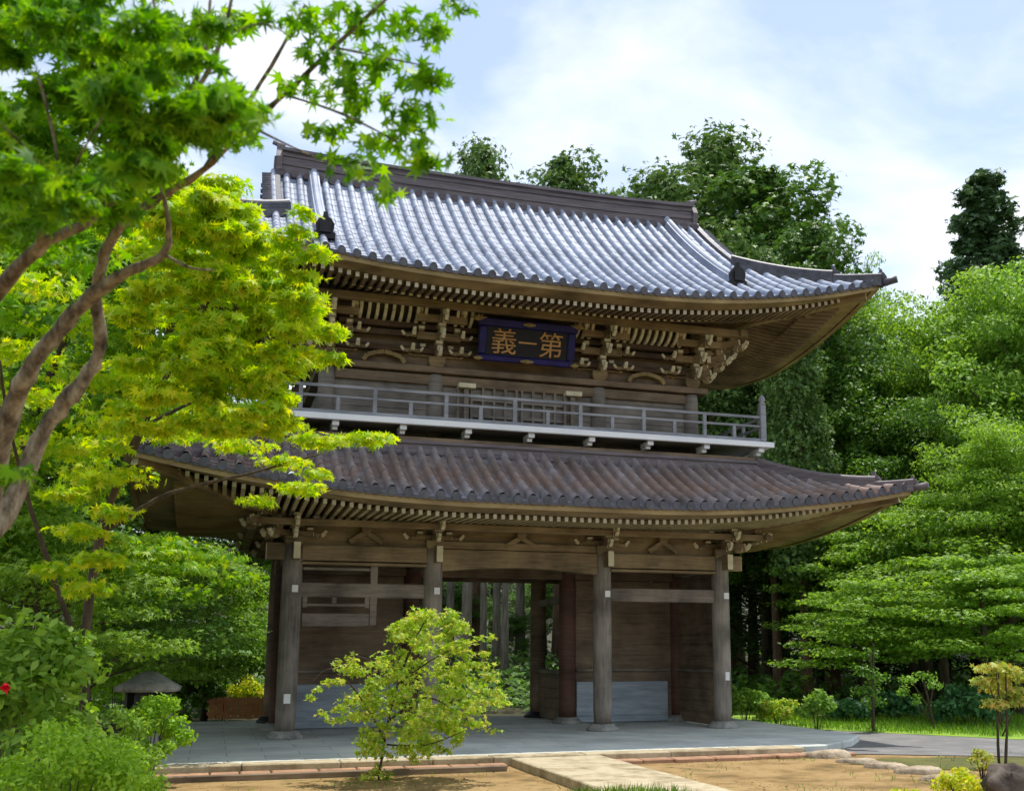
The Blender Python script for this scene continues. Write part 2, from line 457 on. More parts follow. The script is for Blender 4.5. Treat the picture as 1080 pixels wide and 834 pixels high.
def leaf_mesh(name, P, Nrm, size, shape, mat, fan=True, droop=0.18, axis=None):
    """one mesh of len(P) leaves: P positions, Nrm leaf normals, size per leaf"""
    P = np.asarray(P, float); N = len(P)
    Nrm = np.asarray(Nrm, float); Nrm = Nrm / (np.linalg.norm(Nrm, axis=1, keepdims=True) + 1e-9)
    ref = np.tile(np.array([[0.0, 0, 1]]), (N, 1)); ref[np.abs(Nrm[:, 2]) > .95] = (1, 0, 0)
    T = np.cross(ref, Nrm); T /= np.linalg.norm(T, axis=1, keepdims=True) + 1e-9
    B = np.cross(Nrm, T)
    if axis is None:
        a = rng.uniform(0, 2 * math.pi, N)
    else:
        a = np.asarray(axis)
    ca, sa = np.cos(a)[:, None], np.sin(a)[:, None]
    U = T * ca + B * sa
    V = -T * sa + B * ca
    k = len(shape)
    sx, sy = shape[:, 0], shape[:, 1]
    r2 = sx ** 2 + sy ** 2
    size = np.asarray(size, float)
    verts = P[:, None, :] + size[:, None, None] * (U[:, None, :] * sx[None, :, None] + V[:, None, :] * sy[None, :, None] - Nrm[:, None, :] * (droop * r2)[None, :, None])
    if fan:
        ctr = (P + size[:, None] * V * 0.12)[:, None, :]
        verts = np.concatenate([verts, ctr], axis=1)
        kk = k + 1
        tri = np.array([(k, i, (i + 1) % k) for i in range(k)])
        faces = (np.arange(N)[:, None, None] * kk + tri[None]).reshape(-1, 3)
        fl = 3
    else:
        kk = k
        faces = (np.arange(N)[:, None] * kk + np.arange(k)[None]).reshape(-1, k)
        fl = k
    me = bpy.data.meshes.new(name)
    vv = verts.reshape(-1, 3).astype(np.float32)
    me.vertices.add(len(vv)); me.vertices.foreach_set('co', vv.ravel())
    nf = len(faces)
    me.loops.add(nf * fl); me.loops.foreach_set('vertex_index', faces.ravel().astype(np.int32))
    me.polygons.add(nf)
    me.polygons.foreach_set('loop_start', np.arange(0, nf * fl, fl, dtype=np.int32))
    me.polygons.foreach_set('loop_total', np.full(nf, fl, dtype=np.int32))
    me.materials.append(M[mat])
    me.update(calc_edges=True)
    me.validate()
    return me


def link_mesh(name, me, parent=None):
    o = bpy.data.objects.new(name, me)
    COL.objects.link(o)
    if parent is not None:
        o.parent = parent
    return o


def unit(n):
    v = rng.normal(size=(n, 3))
    return v / np.linalg.norm(v, axis=1, keepdims=True)


def clump_points(c, r, n, shell=0.55, up=0.8, noise=0.7):
    """n points in an ellipsoid (denser near its surface) and leaf normals leaning up and outwards"""
    d = unit(n)
    rad = shell + (1 - shell) * rng.uniform(0, 1, n) ** 0.6
    rad *= rng.uniform(0.75, 1.12, n)
    P = np.asarray(c)[None] + d * rad[:, None] * np.asarray(r)[None]
    Nn = d * 0.5 + np.array([[0, 0, up]]) + rng.normal(size=(n, 3)) * noise * 0.5
    return P, Nn


# ------------------------------------------------------------------ ground
def flat(name, pts, z, m, kind='structure', label=None, cat=None, sub=0):
    mb = MB()
    mb.v = [(x, y, z) for x, y in pts]
    mb.face(range(len(pts)))
    return tag(mb.build(name, m), label, cat, kind=kind)


M['soil'] = mat_noise('sandy_soil', [srgb(84, 70, 42), srgb(128, 104, 64), srgb(154, 128, 86), srgb(112, 98, 58)], scale=1.4, rough=0.95, bump=0.5, fine=34, detail=12)
M['earth'] = mat_noise('dark_earth', [srgb(40, 38, 26), srgb(62, 60, 38), srgb(54, 66, 34)], scale=1.2, rough=0.95, bump=0.5, fine=20)
M['moss'] = mat_noise('moss', [srgb(72, 78, 38), srgb(104, 102, 54)], scale=2, rough=0.95, bump=0.5, fine=40)
M['paving'] = mat_noise('stone_paving', [srgb(182, 192, 190), srgb(204, 210, 204), srgb(216, 218, 210)], scale=1.3, rough=0.8, bump=0.25, fine=26)
M['slab'] = mat_noise('pale_slab', [srgb(112, 100, 76), srgb(156, 142, 114), srgb(182, 170, 142), srgb(160, 148, 120)], scale=2.2, rough=0.9, bump=0.6, detail=12, fine=30)
M['brick'] = mat_noise('red_stone', [srgb(140, 104, 82), srgb(178, 140, 110)], scale=3, rough=0.85, bump=0.3, fine=30)
M['asphalt'] = mat_noise('asphalt', [srgb(98, 98, 98), srgb(128, 126, 124)], scale=2, rough=0.9, bump=0.3, fine=60)
M['lawn'] = mat_noise('lawn', [srgb(78, 112, 34), srgb(118, 150, 46), srgb(142, 170, 60)], scale=1.1, rough=0.95, bump=0.6, fine=50)

# ground sheet: flat round the gate, rising gently far behind it
gm = MB()
xs = [-900, -400, -160, -80, -40, -20, -10, 0, 10, 20, 40, 80, 160, 400, 900]
ys = [-300, -100, -50, -26, -16, -8, 0, 8, 16, 26, 40, 60, 90, 140, 300, 900]
def ground_z(x, y):
    return -0.16 + max(0.0, y - 12) ** 1.1 * 0.05
gm.grid([[(x, y, ground_z(x, y)) for x in xs] for y in ys])
tag(gm.build('ground', 'earth'), kind='structure')

# the sandy court in front, a little below the path and the platform
flat('soil_bed', [(-16, -26), (16, -26), (16, -6.9), (-16, -6.9)], -0.13, 'soil')
nt_ = M['paving'].node_tree
bk = nt_.nodes.new('ShaderNodeTexBrick'); bk.inputs['Scale'].default_value = 1.0; bk.inputs['Brick Width'].default_value = 1.1; bk.inputs['Row Height'].default_value = .62
bk.inputs['Mortar Size'].default_value = .006; bk.inputs['Color1'].default_value = (1, 1, 1, 1); bk.inputs['Color2'].default_value = (.86, .86, .85, 1); bk.inputs['Mortar'].default_value = (.42, .40, .36, 1)
tcb = nt_.nodes.new('ShaderNodeTexCoord'); nt_.links.new(tcb.outputs['Object'], bk.inputs['Vector'])
st = nt_.nodes.new('ShaderNodeTexNoise'); st.inputs['Scale'].default_value = .7; st.inputs['Detail'].default_value = 8; nt_.links.new(tcb.outputs['Object'], st.inputs['Vector'])
sr = nt_.nodes.new('ShaderNodeMapRange'); sr.inputs[1].default_value = .35; sr.inputs[2].default_value = .62; sr.inputs[3].default_value = .80; sr.inputs[4].default_value = 1.06; nt_.links.new(st.outputs['Fac'], sr.inputs[0])
pb_ = [n for n in nt_.nodes if n.type == 'BSDF_PRINCIPLED'][0]; src_ = pb_.inputs['Base Color'].links[0].from_socket
for a_ in (bk.outputs['Color'], sr.outputs[0]):
    mx_ = nt_.nodes.new('ShaderNodeMix'); mx_.data_type = 'RGBA'; mx_.blend_type = 'MULTIPLY'; mx_.inputs[0].default_value = 1
    nt_.links.new(src_, mx_.inputs[6]); nt_.links.new(a_, mx_.inputs[7]); src_ = mx_.outputs[2]
nt_.links.new(src_, pb_.inputs['Base Color'])
pm = MB()                                                # stone platform of the gate with its pale front kerb
pl_ = [(-6.5, -6.7), (4.25, -6.7), (5.3, -5.9), (6.1, -4.9), (6.1, 3.2), (-6.5, 3.2)]
pm.v = [(x, y, z) for z in (-.14, 0.0) for x, y in pl_]
pm.face(range(6, 12)); pm.face(reversed(range(6)))
for k in range(6): pm.face((k, (k + 1) % 6, 6 + (k + 1) % 6, 6 + k))
pm.build('paving', 'paving', bevel=0.02)['kind'] = 'structure'
km = MB()
x = -6.6
while x < 3.6:
    w = random.uniform(0.9, 1.5)
    km.box((x + w / 2, -6.92 + random.uniform(-.01, .01), -0.062), (w - 0.012, 0.42, 0.15), 0)
    x += w
km.build('kerb', 'slab', bevel=0.015)['kind'] = 'structure'
bm_ = MB()                                               # reddish footing stones along the kerb
x = -7.4
while x < 4.3:
    w = random.uniform(0.35, 0.7)
    if not (-1.7 < x + w / 2 < 0.25):
        bm_.box((x + w / 2, -7.3 + random.uniform(-.03, .03), -0.115), (w - 0.02, random.uniform(.26, .34), 0.09), 0)
    x += w
bm_.build('footing_stones', 'brick', bevel=0.015)['kind'] = 'structure'
em = MB()
em.box((-4.6, -7.75, -0.10), (5.9, 0.12, 0.10), 0)
em.build('edging_strip', 'wood_dark', bevel=0.01)['kind'] = 'structure'
pth = MB()                                               # raised slab path leading towards the viewer
yy = -7.14
while yy > -22:
    l = random.uniform(1.1, 1.7)
    pth.box((-0.71 + random.uniform(-.02, .02), yy - l / 2, -0.075 + random.uniform(-.006, .006)), (1.42 + random.uniform(-.05, .03), l - random.uniform(.012, .03), 0.15), 0, rot=Matrix.Rotation(random.uniform(-.008, .008), 3, 'Z'))
    yy -= l
pth.build('path', 'slab', bevel=0.015)['kind'] = 'structure'
flat('road', [(3.8, -6.6), (4.4, -7.05), (5.6, -7.75), (7.0, -8.5), (30, -14.5), (30, -10.6), (11, -6.1), (7.6, -3.0), (6.5, 2.0), (5.5, 2.0), (5.5, -5.0)], -0.118, 'asphalt')
flat('lawn', [(6.7, 1.5), (7.0, -2.2), (9.2, -5.6), (13, -7.0), (40, -13.5), (40, 4), (14, 5.5), (7, 6.0)], -0.112, 'lawn')
flat('moss_bed', [(4.6, -7.9), (6.0, -8.2), (8.6, -9.2), (6.6, -10.6), (4.3, -9.6), (3.6, -8.5)], -0.122, 'moss')

# grass blades on the lawn (nobody could count them)
n = 16000
gx = rng.uniform(6.8, 16, n); gy = rng.uniform(-8.5, 1.5, n)
ok = (gy > -2.2 - (gx - 7.0) * 1.2) & (gy > -4.3 - (gx - 7.5) * 0.42)
gx, gy = gx[ok], gy[ok]
nn = np.stack([rng.normal(size=len(gx)), rng.normal(size=len(gx)), rng.normal(size=len(gx)) * 0.25], 1)
P = np.stack([gx, gy, np.full(len(gx), -0.115)], 1)
ref = np.tile(np.array([[0, 0, 1.0]]), (len(gx), 1))
tag(link_mesh('lawn_grass', leaf_mesh('lawn_grass', P, nn, rng.uniform(.06, .14, len(gx)), BLADE * np.array([[2.6, 1]]), 'grass', fan=False, axis=np.zeros(len(gx)))),
    'short green grass covering the sunlit strip at right', 'grass', kind='stuff')

# ------------------------------------------------------------------ the gate
gate = empty('temple_gate', (0, 0, 0), 'two storey timber temple gate with tiled curved roofs and a railed balcony', 'temple gate')
AX, BY = 4.45, 2.35                                      # half width and half depth of the column grid
CX_ = (-4.45, -1.766, 1.766, 4.45)
CR = 0.19
for iy, y in enumerate((-BY, 0, BY)):
    for ix, x in enumerate(CX_):
        mb = MB()
        mb.lathe((x, y, 0), [(CR * 0.93, 0.13), (CR, 0.5), (CR, 2.6), (CR * 0.96, 3.35), (CR * 0.86, 3.56)], 22)
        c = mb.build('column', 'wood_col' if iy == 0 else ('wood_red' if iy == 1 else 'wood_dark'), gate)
        b = MB()
        b.lathe((x, y, 0), [(0.33, 0.0), (0.33, 0.05), (0.29, 0.075), (0.24, 0.14)], 22)
        b.build('base_stone', 'stone' if iy < 2 else 'black', c)
        if iy == 0:
            # cream faced beam nose below the capital, small paper slips on the shaft
            k = MB()
            k.box((x + 0.04, y - CR - 0.10, 3.43), (0.13, 0.30, 0.32), 1)
            k.box((x + 0.04, y - CR - 0.256, 3.43), (0.124, 0.012, 0.31), 0)
            if abs(x) > 4:
                sx = 1 if x > 0 else -1
                k.box((x + sx * (CR + 0.13), y, 3.43), (0.34, 0.13, 0.32), 1)
                k.box((x + sx * (CR + 0.306), y, 3.43), (0.012, 0.124, 0.31), 0)
            k.build('beam_nose', ['cream', 'wood_brown'], c, bevel=0.01)
            k = MB()
            k.box((x + 0.05, y - CR - 0.004, 2.73), (0.11, 0.02, 0.13), 0)
            k.build('paper_slip', 'paper', c)
            k = MB()
            if ix == 0: k.box((x + 0.0, y - CR - 0.004, 0.72), (0.12, 0.02, 0.17), 0)
            if ix == 3: k.box((x + 0.03, y - CR - 0.004, 1.06), (0.09, 0.02, 0.17), 0)
            if ix in (0, 3): k.build('paper_slip', 'paper', c)
# stone pads that sit on the grid are part of the columns; now beams between them


def beam_part(name, p0, p1, w, h, m, bev=0.012):
    mb = MB(); mb.beam(p0, p1, w, h)
    return mb.build(name, m, gate, bevel=bev)


for i in range(3):                                       # front row
    x0, x1 = CX_[i] + 0.15, CX_[i + 1] - 0.15
    y = -BY
    if i == 1:
        mb = MB()                                        # rainbow beam with a slightly arched underside
        n = 14
        rows = []
        for sgn, t in ((-1, .12), (1, .12)):
            pass
        for k in range(n):
            xa = x0 + (x1 - x0) * k / n; xb = x0 + (x1 - x0) * (k + 1) / n
            za = 3.12 + 0.10 * math.sin(math.pi * k / n); zb = 3.12 + 0.10 * math.sin(math.pi * (k + 1) / n)
            b = len(mb.v)
            for yy in (y - .13, y + .13):
                mb.v += [(xa, yy, za), (xb, yy, zb), (xb, yy, 3.55), (xa, yy, 3.55)]
            for q in ((0, 1, 2, 3), (7, 6, 5, 4), (0, 4, 5, 1), (2, 6, 7, 3)):
                mb.face([b + j for j in q])
        mb.build('rainbow_beam', 'wood_brown', gate)
        beam_part('tie_beam', (x0, y, 3.64), (x1, y, 3.64), 0.20, 0.15, 'wood_brown')
    else:
        beam_part('tie_beam', (x0, y, 3.42), (x1, y, 3.42), 0.24, 0.30, 'wood_brown')
        beam_part('lintel', (x0, y, 3.22), (x1, y, 3.22), 0.30, 0.05, 'wood_brown')
        beam_part('penetrating_tie', (x0, y, 2.72), (x1, y, 2.72), 0.13, 0.27, 'wood_grey')
    beam_part('plank_board', (x0, y + 0.05, 3.82), (x1, y + 0.05, 3.82), 0.06, 0.48, 'wood_brown', 0)
for x in CX_:                                            # beams running back over the columns
    for y0, y1 in ((-BY + .15, -.15), (.15, BY - .15)):
        beam_part('cross_beam', (x, y0, 3.46), (x, y1, 3.46), 0.22, 0.36, 'wood_dark')
for y in (0, BY):
    for i in range(3):
        x0, x1 = CX_[i] + 0.15, CX_[i + 1] - 0.15
        beam_part('tie_beam', (x0, y, 3.42), (x1, y, 3.42), 0.22, 0.5 if y == 0 else 0.4, 'wood_dark')
mb = MB(); mb.box((0, 0, 3.92), (8.7, 4.5, 0.04)); mb.build('shading_ceiling', 'wood_dark', gate)  # plane added to keep the inside of the gate dark


def plank_wall(p0, p1, z0, z1, m, name='wall', th=0.06, board=0.24):
    """horizontal boards, each a hair proud or shy of the next"""
    mb = MB()
    z = z0
    k = 0
    while z < z1 - 0.01:
        h = min(board * random.uniform(.92, 1.08), z1 - z)
        mb.beam(Vector(p0) + Vector((0, 0, z + h / 2)), Vector(p1) + Vector((0, 0, z + h / 2)), th + (0.008 if k % 2 else 0) + random.uniform(0, .004), h - 0.014)
        z += h; k += 1
    mb.beam(Vector(p0) + Vector((0, 0, (z0 + z1) / 2)), Vector(p1) + Vector((0, 0, (z0 + z1) / 2)), th * .5, z1 - z0 - .01)
    return mb.build(name, m, gate)


for s in (-1, 1):
    plank_wall((s * 1.95, 0, 0), (s * 4.27, 0, 0), 0.02, 3.16, 'wood_dark')
    plank_wall((s * 4.45, -BY + .17, 0), (s * 4.45, -.17, 0), 0.02, 3.26, 'wood_dark')
    plank_wall((s * 4.45, .17, 0), (s * 4.45, BY - .17, 0), 0.02, 3.26, 'wood_dark')
    plank_wall((s * 1.766, .17, 0), (s * 1.766, BY - .17, 0), 0.02, 1.05, 'wood_dark')
    beam_part('rail', (s * 1.766, .17, 1.10), (s * 1.766, BY - .17, 1.10), 0.14, 0.10, 'wood_grey')
    beam_part('rail', (s * 1.766, .17, 2.72), (s * 1.766, BY - .17, 2.72), 0.12, 0.16, 'wood_grey')
    beam_part('rail', (s * 1.95, -.07, 1.16), (s * 4.2, -.07, 1.16), 0.09, 0.07, 'wood_grey')
    beam_part('rail', (s * 4.37, -BY + .17, 1.16), (s * 4.37, -.17, 1.16), 0.09, 0.07, 'wood_grey')
    g = MB()
    g.box((s * 3.06, -0.075, 0.53), (2.2, 0.05, 0.74), 0)
    g.box((s * 3.06, -0.09, 0.09), (2.2, 0.06, 0.14), 0)
    tag(g.build('skirting_panel', 'panel_grey', gate, bevel=0.008), 'pale blue grey panel along the foot of the wall')
# hanging two-opening frame in the left bay with its post
h = MB()
y = -BY
h.box((-2.92, y, 2.86), (0.14, 0.12, 0.79), 0)
h.box((-2.92, y, 2.32), (0.13, 0.11, 0.52), 0)
for z, hh in ((2.44, 0.05), (2.16, 0.24)):
    h.box((-3.62, y - .01, z), (1.25, 0.10, hh), 0)
for x in (-4.2, -3.66, -3.04):
    h.box((x, y - .01, 2.52), (0.09, 0.09, 0.26 if x != -3.66 else .13), 0)
h.box((-3.62, y - .01, 2.61), (1.25, 0.10, 0.05), 0)
h.build('hanging_frame', 'wood_grey', gate, bevel=0.008)
mb = MB(); mb.beam((-4.25, y, 3.12), (-2.98, y, 3.12), 0.06, 0.05); mb.build('rail', 'wood_grey', gate)


# ---- roof shape
def roof_fn(din, dout, zin, zout, conc, lift, pw, ext=0.0):
    def lf(e):
        return lift * max(0.0, 1 - max(e, 0) / 6.0) ** pw
    def z(d, e):
        t = (d - din) / (dout - din)
        return zin - (zin - zout) * ((1 + conc) * t - conc * t * t) + lf(e) * max(0.0, t)
    return z, lf


ZL, LFL = roof_fn(3.05, 5.25, 5.36, 4.19, 0.22, 0.62, 2.1)
ZU, LFU = roof_fn(0.2, 4.75, 11.90, 8.48, 0.25, 0.78, 2.25)
LA, LB = 7.35, 5.25
UA, UB = 7.2, 4.75
TS = 0.275                                               # spacing of the tile rows


def side_map(side, off):
    """(s along the eave, d outwards measured like the front) -> world x, y;  off = extra distance for the short sides"""
    if side == 0: return lambda s, d: (s, -d)
    if side == 1: return lambda s, d: (d + off, s)
    if side == 2: return lambda s, d: (-s, d)
    return lambda s, d: (-(d + off), -s)


def tile_face(mb, side, off, half, dmax, zf, dstart, caps=True, hk=1.0):
    """rows of round cover tiles over a pan surface on one roof slope, with round eave ends"""
    mpf = side_map(side, off)
    n = int(round(2 * half / TS))
    ts = 2 * half / n
    prof = [(-.5, -0.035), (-.36, -0.026), (-.25, -0.018), (-.25, 0.03), (-.20, 0.068), (-.11, 0.094), (0, 0.102), (.11, 0.094), (.20, 0.068), (.25, 0.03), (.25, -0.018), (.36, -0.026), (.5, -0.035)]
    for i in range(n):
        s0 = -half + (i + .5) * ts
        d0 = dstart(s0)
        if d0 > dmax - 0.12:
            continue
        nc = max(1, int(round((dmax - d0) / 0.30)))      # courses: every tile is a piece of its own, overlapping the next one down
        jx = random.uniform(-.006, .006)
        for c_ in range(nc):
            da, db = d0 + (dmax - d0) * c_ / nc, d0 + (dmax - d0) * (c_ + 1) / nc
            rows = []
            j2 = jx + random.uniform(-.004, .004)
            for d, up_ in ((da - .025, -.003), ((da + db) / 2, .002), (db, .007)):
                r = []
                for a, hgt in prof:
                    s = s0 + a * ts + (j2 if abs(a) < .3 else 0)
                    x, y = mpf(s, d)
                    r.append((x, y, zf(d, half - abs(s0 + a * ts)) + hgt * hk + up_))
                rows.append(r)
            mb.grid(rows, 0, True)
        if caps:                                         # disc end of the cover tile, drop lip of the pan tile
            b = len(mb.v)
            zc = zf(dmax, half - abs(s0)) + 0.012 * (1 + 3 * (hk - 1))
            m = 10
            for dd in (dmax + .015, dmax - .03):
                for k in range(m):
                    an = 2 * math.pi * k / m
                    x, y = mpf(s0 + .078 * (1 + .4 * (hk - 1)) * math.cos(an), dd)
                    mb.v.append((x, y, zc + .078 * (1 + .4 * (hk - 1)) * math.sin(an)))
            mb.face([b + k for k in range(m)], 1)
            for k in range(m):
                k2 = (k + 1) % m
                mb.face((b + k, b + m + k, b + m + k2, b + k2), 1)
            for sg in (-1, 1):
                sA, sB = s0 + sg * .24 * ts, s0 + sg * .5 * ts
                q = []
                for s, dz in ((sA, .0), (sB, .0), (sB, -.07), (sA, -.045)):
                    x, y = mpf(s, dmax + .004)
                    q.append((x, y, zf(dmax, half - abs(s)) + dz))
                b = len(mb.v); mb.v += q
                mb.face((b, b + 1, b + 2, b + 3), 1)


lower = MB()
for side in range(4):
    half = LA if side % 2 == 0 else LB
    off = 2.1
    # along a hip both slopes meet where |s| = d + (half - LB)
    tile_face(lower, side, off, half, LB, ZL, lambda s, half=half: max(3.05, abs(s) - (half - LB) - 0.02), hk=1.3)
low_o = lower.build('lower_roof', ['tile_low', 'tile_dark'], gate)

upper = MB()
for side in (0, 2):
    tile_face(upper, side, 0, UA, UB, ZU, lambda s: 0.15 if abs(s) < 5.16 else abs(s) - 2.45 - 0.02)
for side in (1, 3):
    tile_face(upper, side, 2.45, UB, UB, ZU, lambda s: max(2.25, abs(s) - 0.02))
up_o = upper.build('upper_roof', ['tile', 'tile_dark'], gate)


def hip_path(off_x, d0, d1, zf, base, n=14):
    pts = []
    for k in range(n + 1):
        d = d0 + (d1 - d0) * k / n
        pts.append((d + off_x, -d, zf(d, base - d)))
    return pts


def mirror(pts, sx, sy):
    return [(p[0] * sx, p[1] * sy, p[2]) for p in pts]


def ridge_prof(w, h):
    """stacked ridge tiles: stepped sides under a round cap"""
    r = [(-w * .5, -0.08), (w * .5, -0.08), (w * .5, h * .3), (w * .42, h * .32), (w * .46, h * .55), (w * .38, h * .57), (w * .42, h * .78), (w * .30, h * .8)]
    r += [(w * .3 * math.cos(a), h * .8 + h * .28 * math.sin(a)) for a in (0.5, 1.1, 2.04, 2.64)]
    r += [(-w * .30, h * .8), (-w * .42, h * .78), (-w * .38, h * .57), (-w * .46, h * .55), (-w * .42, h * .32), (-w * .5, h * .3)]
    return r


def ornament(mb, c, dirv, w, h, mat=0):
    """ridge-end tile: a shouldered plate with a boss, facing dirv"""
    d = Vector((dirv[0], dirv[1], 0)).normalized()
    sd = Vector((-d.y, d.x, 0))
    out = [(-.5, 0), (.5, 0), (.55, .22), (.42, .3), (.48, .62), (.3, .85), (.12, .92), (.1, 1.12), (-.1, 1.12), (-.12, .92), (-.3, .85), (-.48, .62), (-.42, .3), (-.55, .22)]
    b = len(mb.v)
    n = len(out)
    for t in (0.0, 0.12):
        for a, u in out:
            p = Vector(c) + sd * (a * w) + Vector((0, 0, u * h)) + d * t
            mb.v.append(tuple(p))
    mb.face([b + n + k for k in range(n)], mat)
    mb.face([b + k for k in reversed(range(n))], mat)
    for k in range(n):
        k2 = (k + 1) % n
        mb.face((b + k, b + k2, b + n + k2, b + n + k), mat)
    p = Vector(c) + d * 0.13 + Vector((0, 0, h * .45))
    q = Matrix(((sd.x, d.x, 0), (sd.y, d.y, 0), (0, 0, 1)))
    mb.box(p, (w * .55, .07, h * .45), mat, rot=q)


for sx in (-1, 1):
    for sy in (-1, 1):
        # lower hip ridge, its end tile and the upturned second stage
        mb = MB()
        mb.sweep(mirror(hip_path(2.1, 3.0, 4.75, ZL, LB), sx, sy), ridge_prof(.26, .27))
        mb.sweep(mirror(hip_path(2.1, 4.7, 5.28, ZL, LB, 5), sx, sy), ridge_prof(.20, .17))
        p = hip_path(2.1, 4.72, 4.75, ZL, LB, 1)[0]
        ornament(mb, (p[0] * sx, p[1] * sy, p[2] - .02), (sx, sy), .30, .36)
        p = hip_path(2.1, 5.26, 5.3, ZL, LB, 1)[0]
        ornament(mb, (p[0] * sx, p[1] * sy, p[2] - .05), (sx, sy), .22, .27)
        mb.tube([(p[0] * sx, p[1] * sy, p[2] - .02), ((p[0] + .22) * sx, (p[1] - .22) * sy, p[2] + .03)], [.075, .07], 10)
        mb.build('hip_ridge', 'ridge', low_o)
        mb = MB()
        mb.sweep(mirror(hip_path(2.45, 2.45, 4.05, ZU, UB), sx, sy), ridge_prof(.26, .28))
        mb.sweep(mirror(hip_path(2.45, 4.0, 4.78, ZU, UB, 6), sx, sy), ridge_prof(.22, .20))
        p = hip_path(2.45, 4.05, 4.1, ZU, UB, 1)[0]
        ornament(mb, (p[0] * sx, p[1] * sy, p[2] - .02), (sx, sy), .30, .38)
        p = hip_path(2.45, 4.76, 4.8, ZU, UB, 1)[0]
        ornament(mb, (p[0] * sx, p[1] * sy, p[2] - .05), (sx, sy), .24, .32)
        mb.tube([(p[0] * sx, p[1] * sy, p[2] - .02), ((p[0] + .24) * sx, (p[1] - .24) * sy, p[2] + .03)], [.08, .075], 10)
        mb.build('hip_ridge', 'tile_dark', up_o)
        # descending ridge on the slope with a lantern shaped end tile
        mb = MB()
        pts = [(sx * 4.26, sy * d, ZU(d, UA - 4.26)) for d in np.linspace(.25, 3.85, 18)]
        mb.sweep(pts, ridge_prof(.24, .26))
        p = pts[-1]
        ornament(mb, (p[0], p[1], p[2] - .03), (0, sy), .36, .46, 1)  # end tile coloured black for its shaded front
        mb.build('descending_ridge', ['tile', 'black'], up_o)
        # verge: short tiles laid across the gable edge, one above the other
        mb = MB()
        for d in np.arange(.3, 2.45, .105):
            z = ZU(d, UA - 5.2) + .03
            mb.tube([(sx * 4.98, sy * d, z + .01), (sx * 5.36, sy * d, z - .03)], [.052, .052], 8)
        mb.sweep([(sx * 5.04, sy * d, ZU(d, UA - 5.1) + .04) for d in np.linspace(.2, 2.5, 10)], [(-.05, -.05), (.05, -.05), (.05, .07), (-.05, .07)])
        mb.build('verge_tiles', 'tile_dark', up_o)
        mb = MB()                                        # bargeboard under the verge
        mb.sweep([(sx * 5.06, sy * d, ZU(d, UA - 5.1) - .22) for d in np.linspace(.05, 2.5, 10)], [(-.05, -.16), (.05, -.16), (.05, .14), (-.05, .14)])
        mb.build('bargeboard', 'wood_dark', up_o)
# main ridge
mb = MB()
def ridge_z(x):
    return 11.86 + 0.10 * (abs(x) / 5.1) ** 3
rp_ = [(-.27, -.12), (.27, -.12), (.27, .10), (.20, .12), (.20, .20), (.23, .21), (.23, .30), (.20, .31), (.20, .40), (.23, .41), (.23, .50), (.31, .51), (.31, .58), (.13, .60), (.09, .68), (-.09, .68),
       (-.13, .60), (-.31, .58), (-.31, .51), (-.23, .50), (-.23, .41), (-.20, .40), (-.20, .31), (-.23, .30), (-.23, .21), (-.20, .20), (-.20, .12), (-.27, .10)]
mb.sweep([(x, 0, ridge_z(x)) for x in np.linspace(-4.95, 4.95, 25)], rp_)
for x in np.arange(-4.95, 5, TS):                        # round ends closing each tile row under the ridge
    for sy in (-1, 1):
        mb.tube([(x, sy * .2, ridge_z(x) + .02), (x, sy * .36, ridge_z(x) - .04)], [.085, .085], 8)
for sx in (-1, 1):
    ornament(mb, (sx * 4.95, 0, ridge_z(5.1) - .15), (sx, 0), .62, .80)
    mb.tube([(sx * 4.9, 0, ridge_z(5.1) + .70), (sx * 5.16, 0, ridge_z(5.1) + .78)], [.06, .05], 8)
mb.build('main_ridge', 'ridge', up_o)
for sx in (-1, 1):                                       # gable wall
    mb = MB()
    b = 0
    mb.v = [(sx * 4.75, -2.3, ZU(2.3, 3) - .1), (sx * 4.75, 2.3, ZU(2.3, 3) - .1), (sx * 4.75, 1.1, ZU(1.1, 3) - .1), (sx * 4.75, 0, 11.8), (sx * 4.75, -1.1, ZU(1.1, 3) - .1)]
    mb.face((0, 1, 2, 3, 4))
    mb.build('gable_wall', 'wood_wall', up_o)
# box ridge where the lower roof meets the upper storey
mb = MB()
for a0, b0, z0, z1 in ((5.22, 3.12, 5.30, 5.44), (5.16, 3.06, 5.44, 5.52), (5.20, 3.10, 5.52, 5.58)):
    zc, hh = (z0 + z1) / 2, z1 - z0
    for sy in (-1, 1): mb.box((0, sy * (b0 - .15), zc), (2 * a0, .3, hh))
    for sx in (-1, 1): mb.box((sx * (a0 - .15), 0, zc), (.3, 2 * (b0 - .3), hh))
mb.build('skirt_ridge', 'ridge', low_o)


# ---- eaves: boards, soffits, rafters
def strip(mb, side, off, half, d0, z0, w0, d1, z1, w1, lf, base, mat=0):
    """board between two eave lines (d, z, share of the corner lift), following the curved eave, mitred at the hips"""
    mpf = side_map(side, off)
    n = 40
    ra, rb = [], []
    for k in range(n + 1):
        u = -1 + 2 * k / n
        for dd, zz, ww, r in ((d0, z0, w0, ra), (d1, z1, w1, rb)):
            s = u * (half - (base - dd))
            x, y = mpf(s, dd)
            r.append((x, y, zz + ww * lf(half - abs(u * half))))
    mb.grid([ra, rb], mat, True)


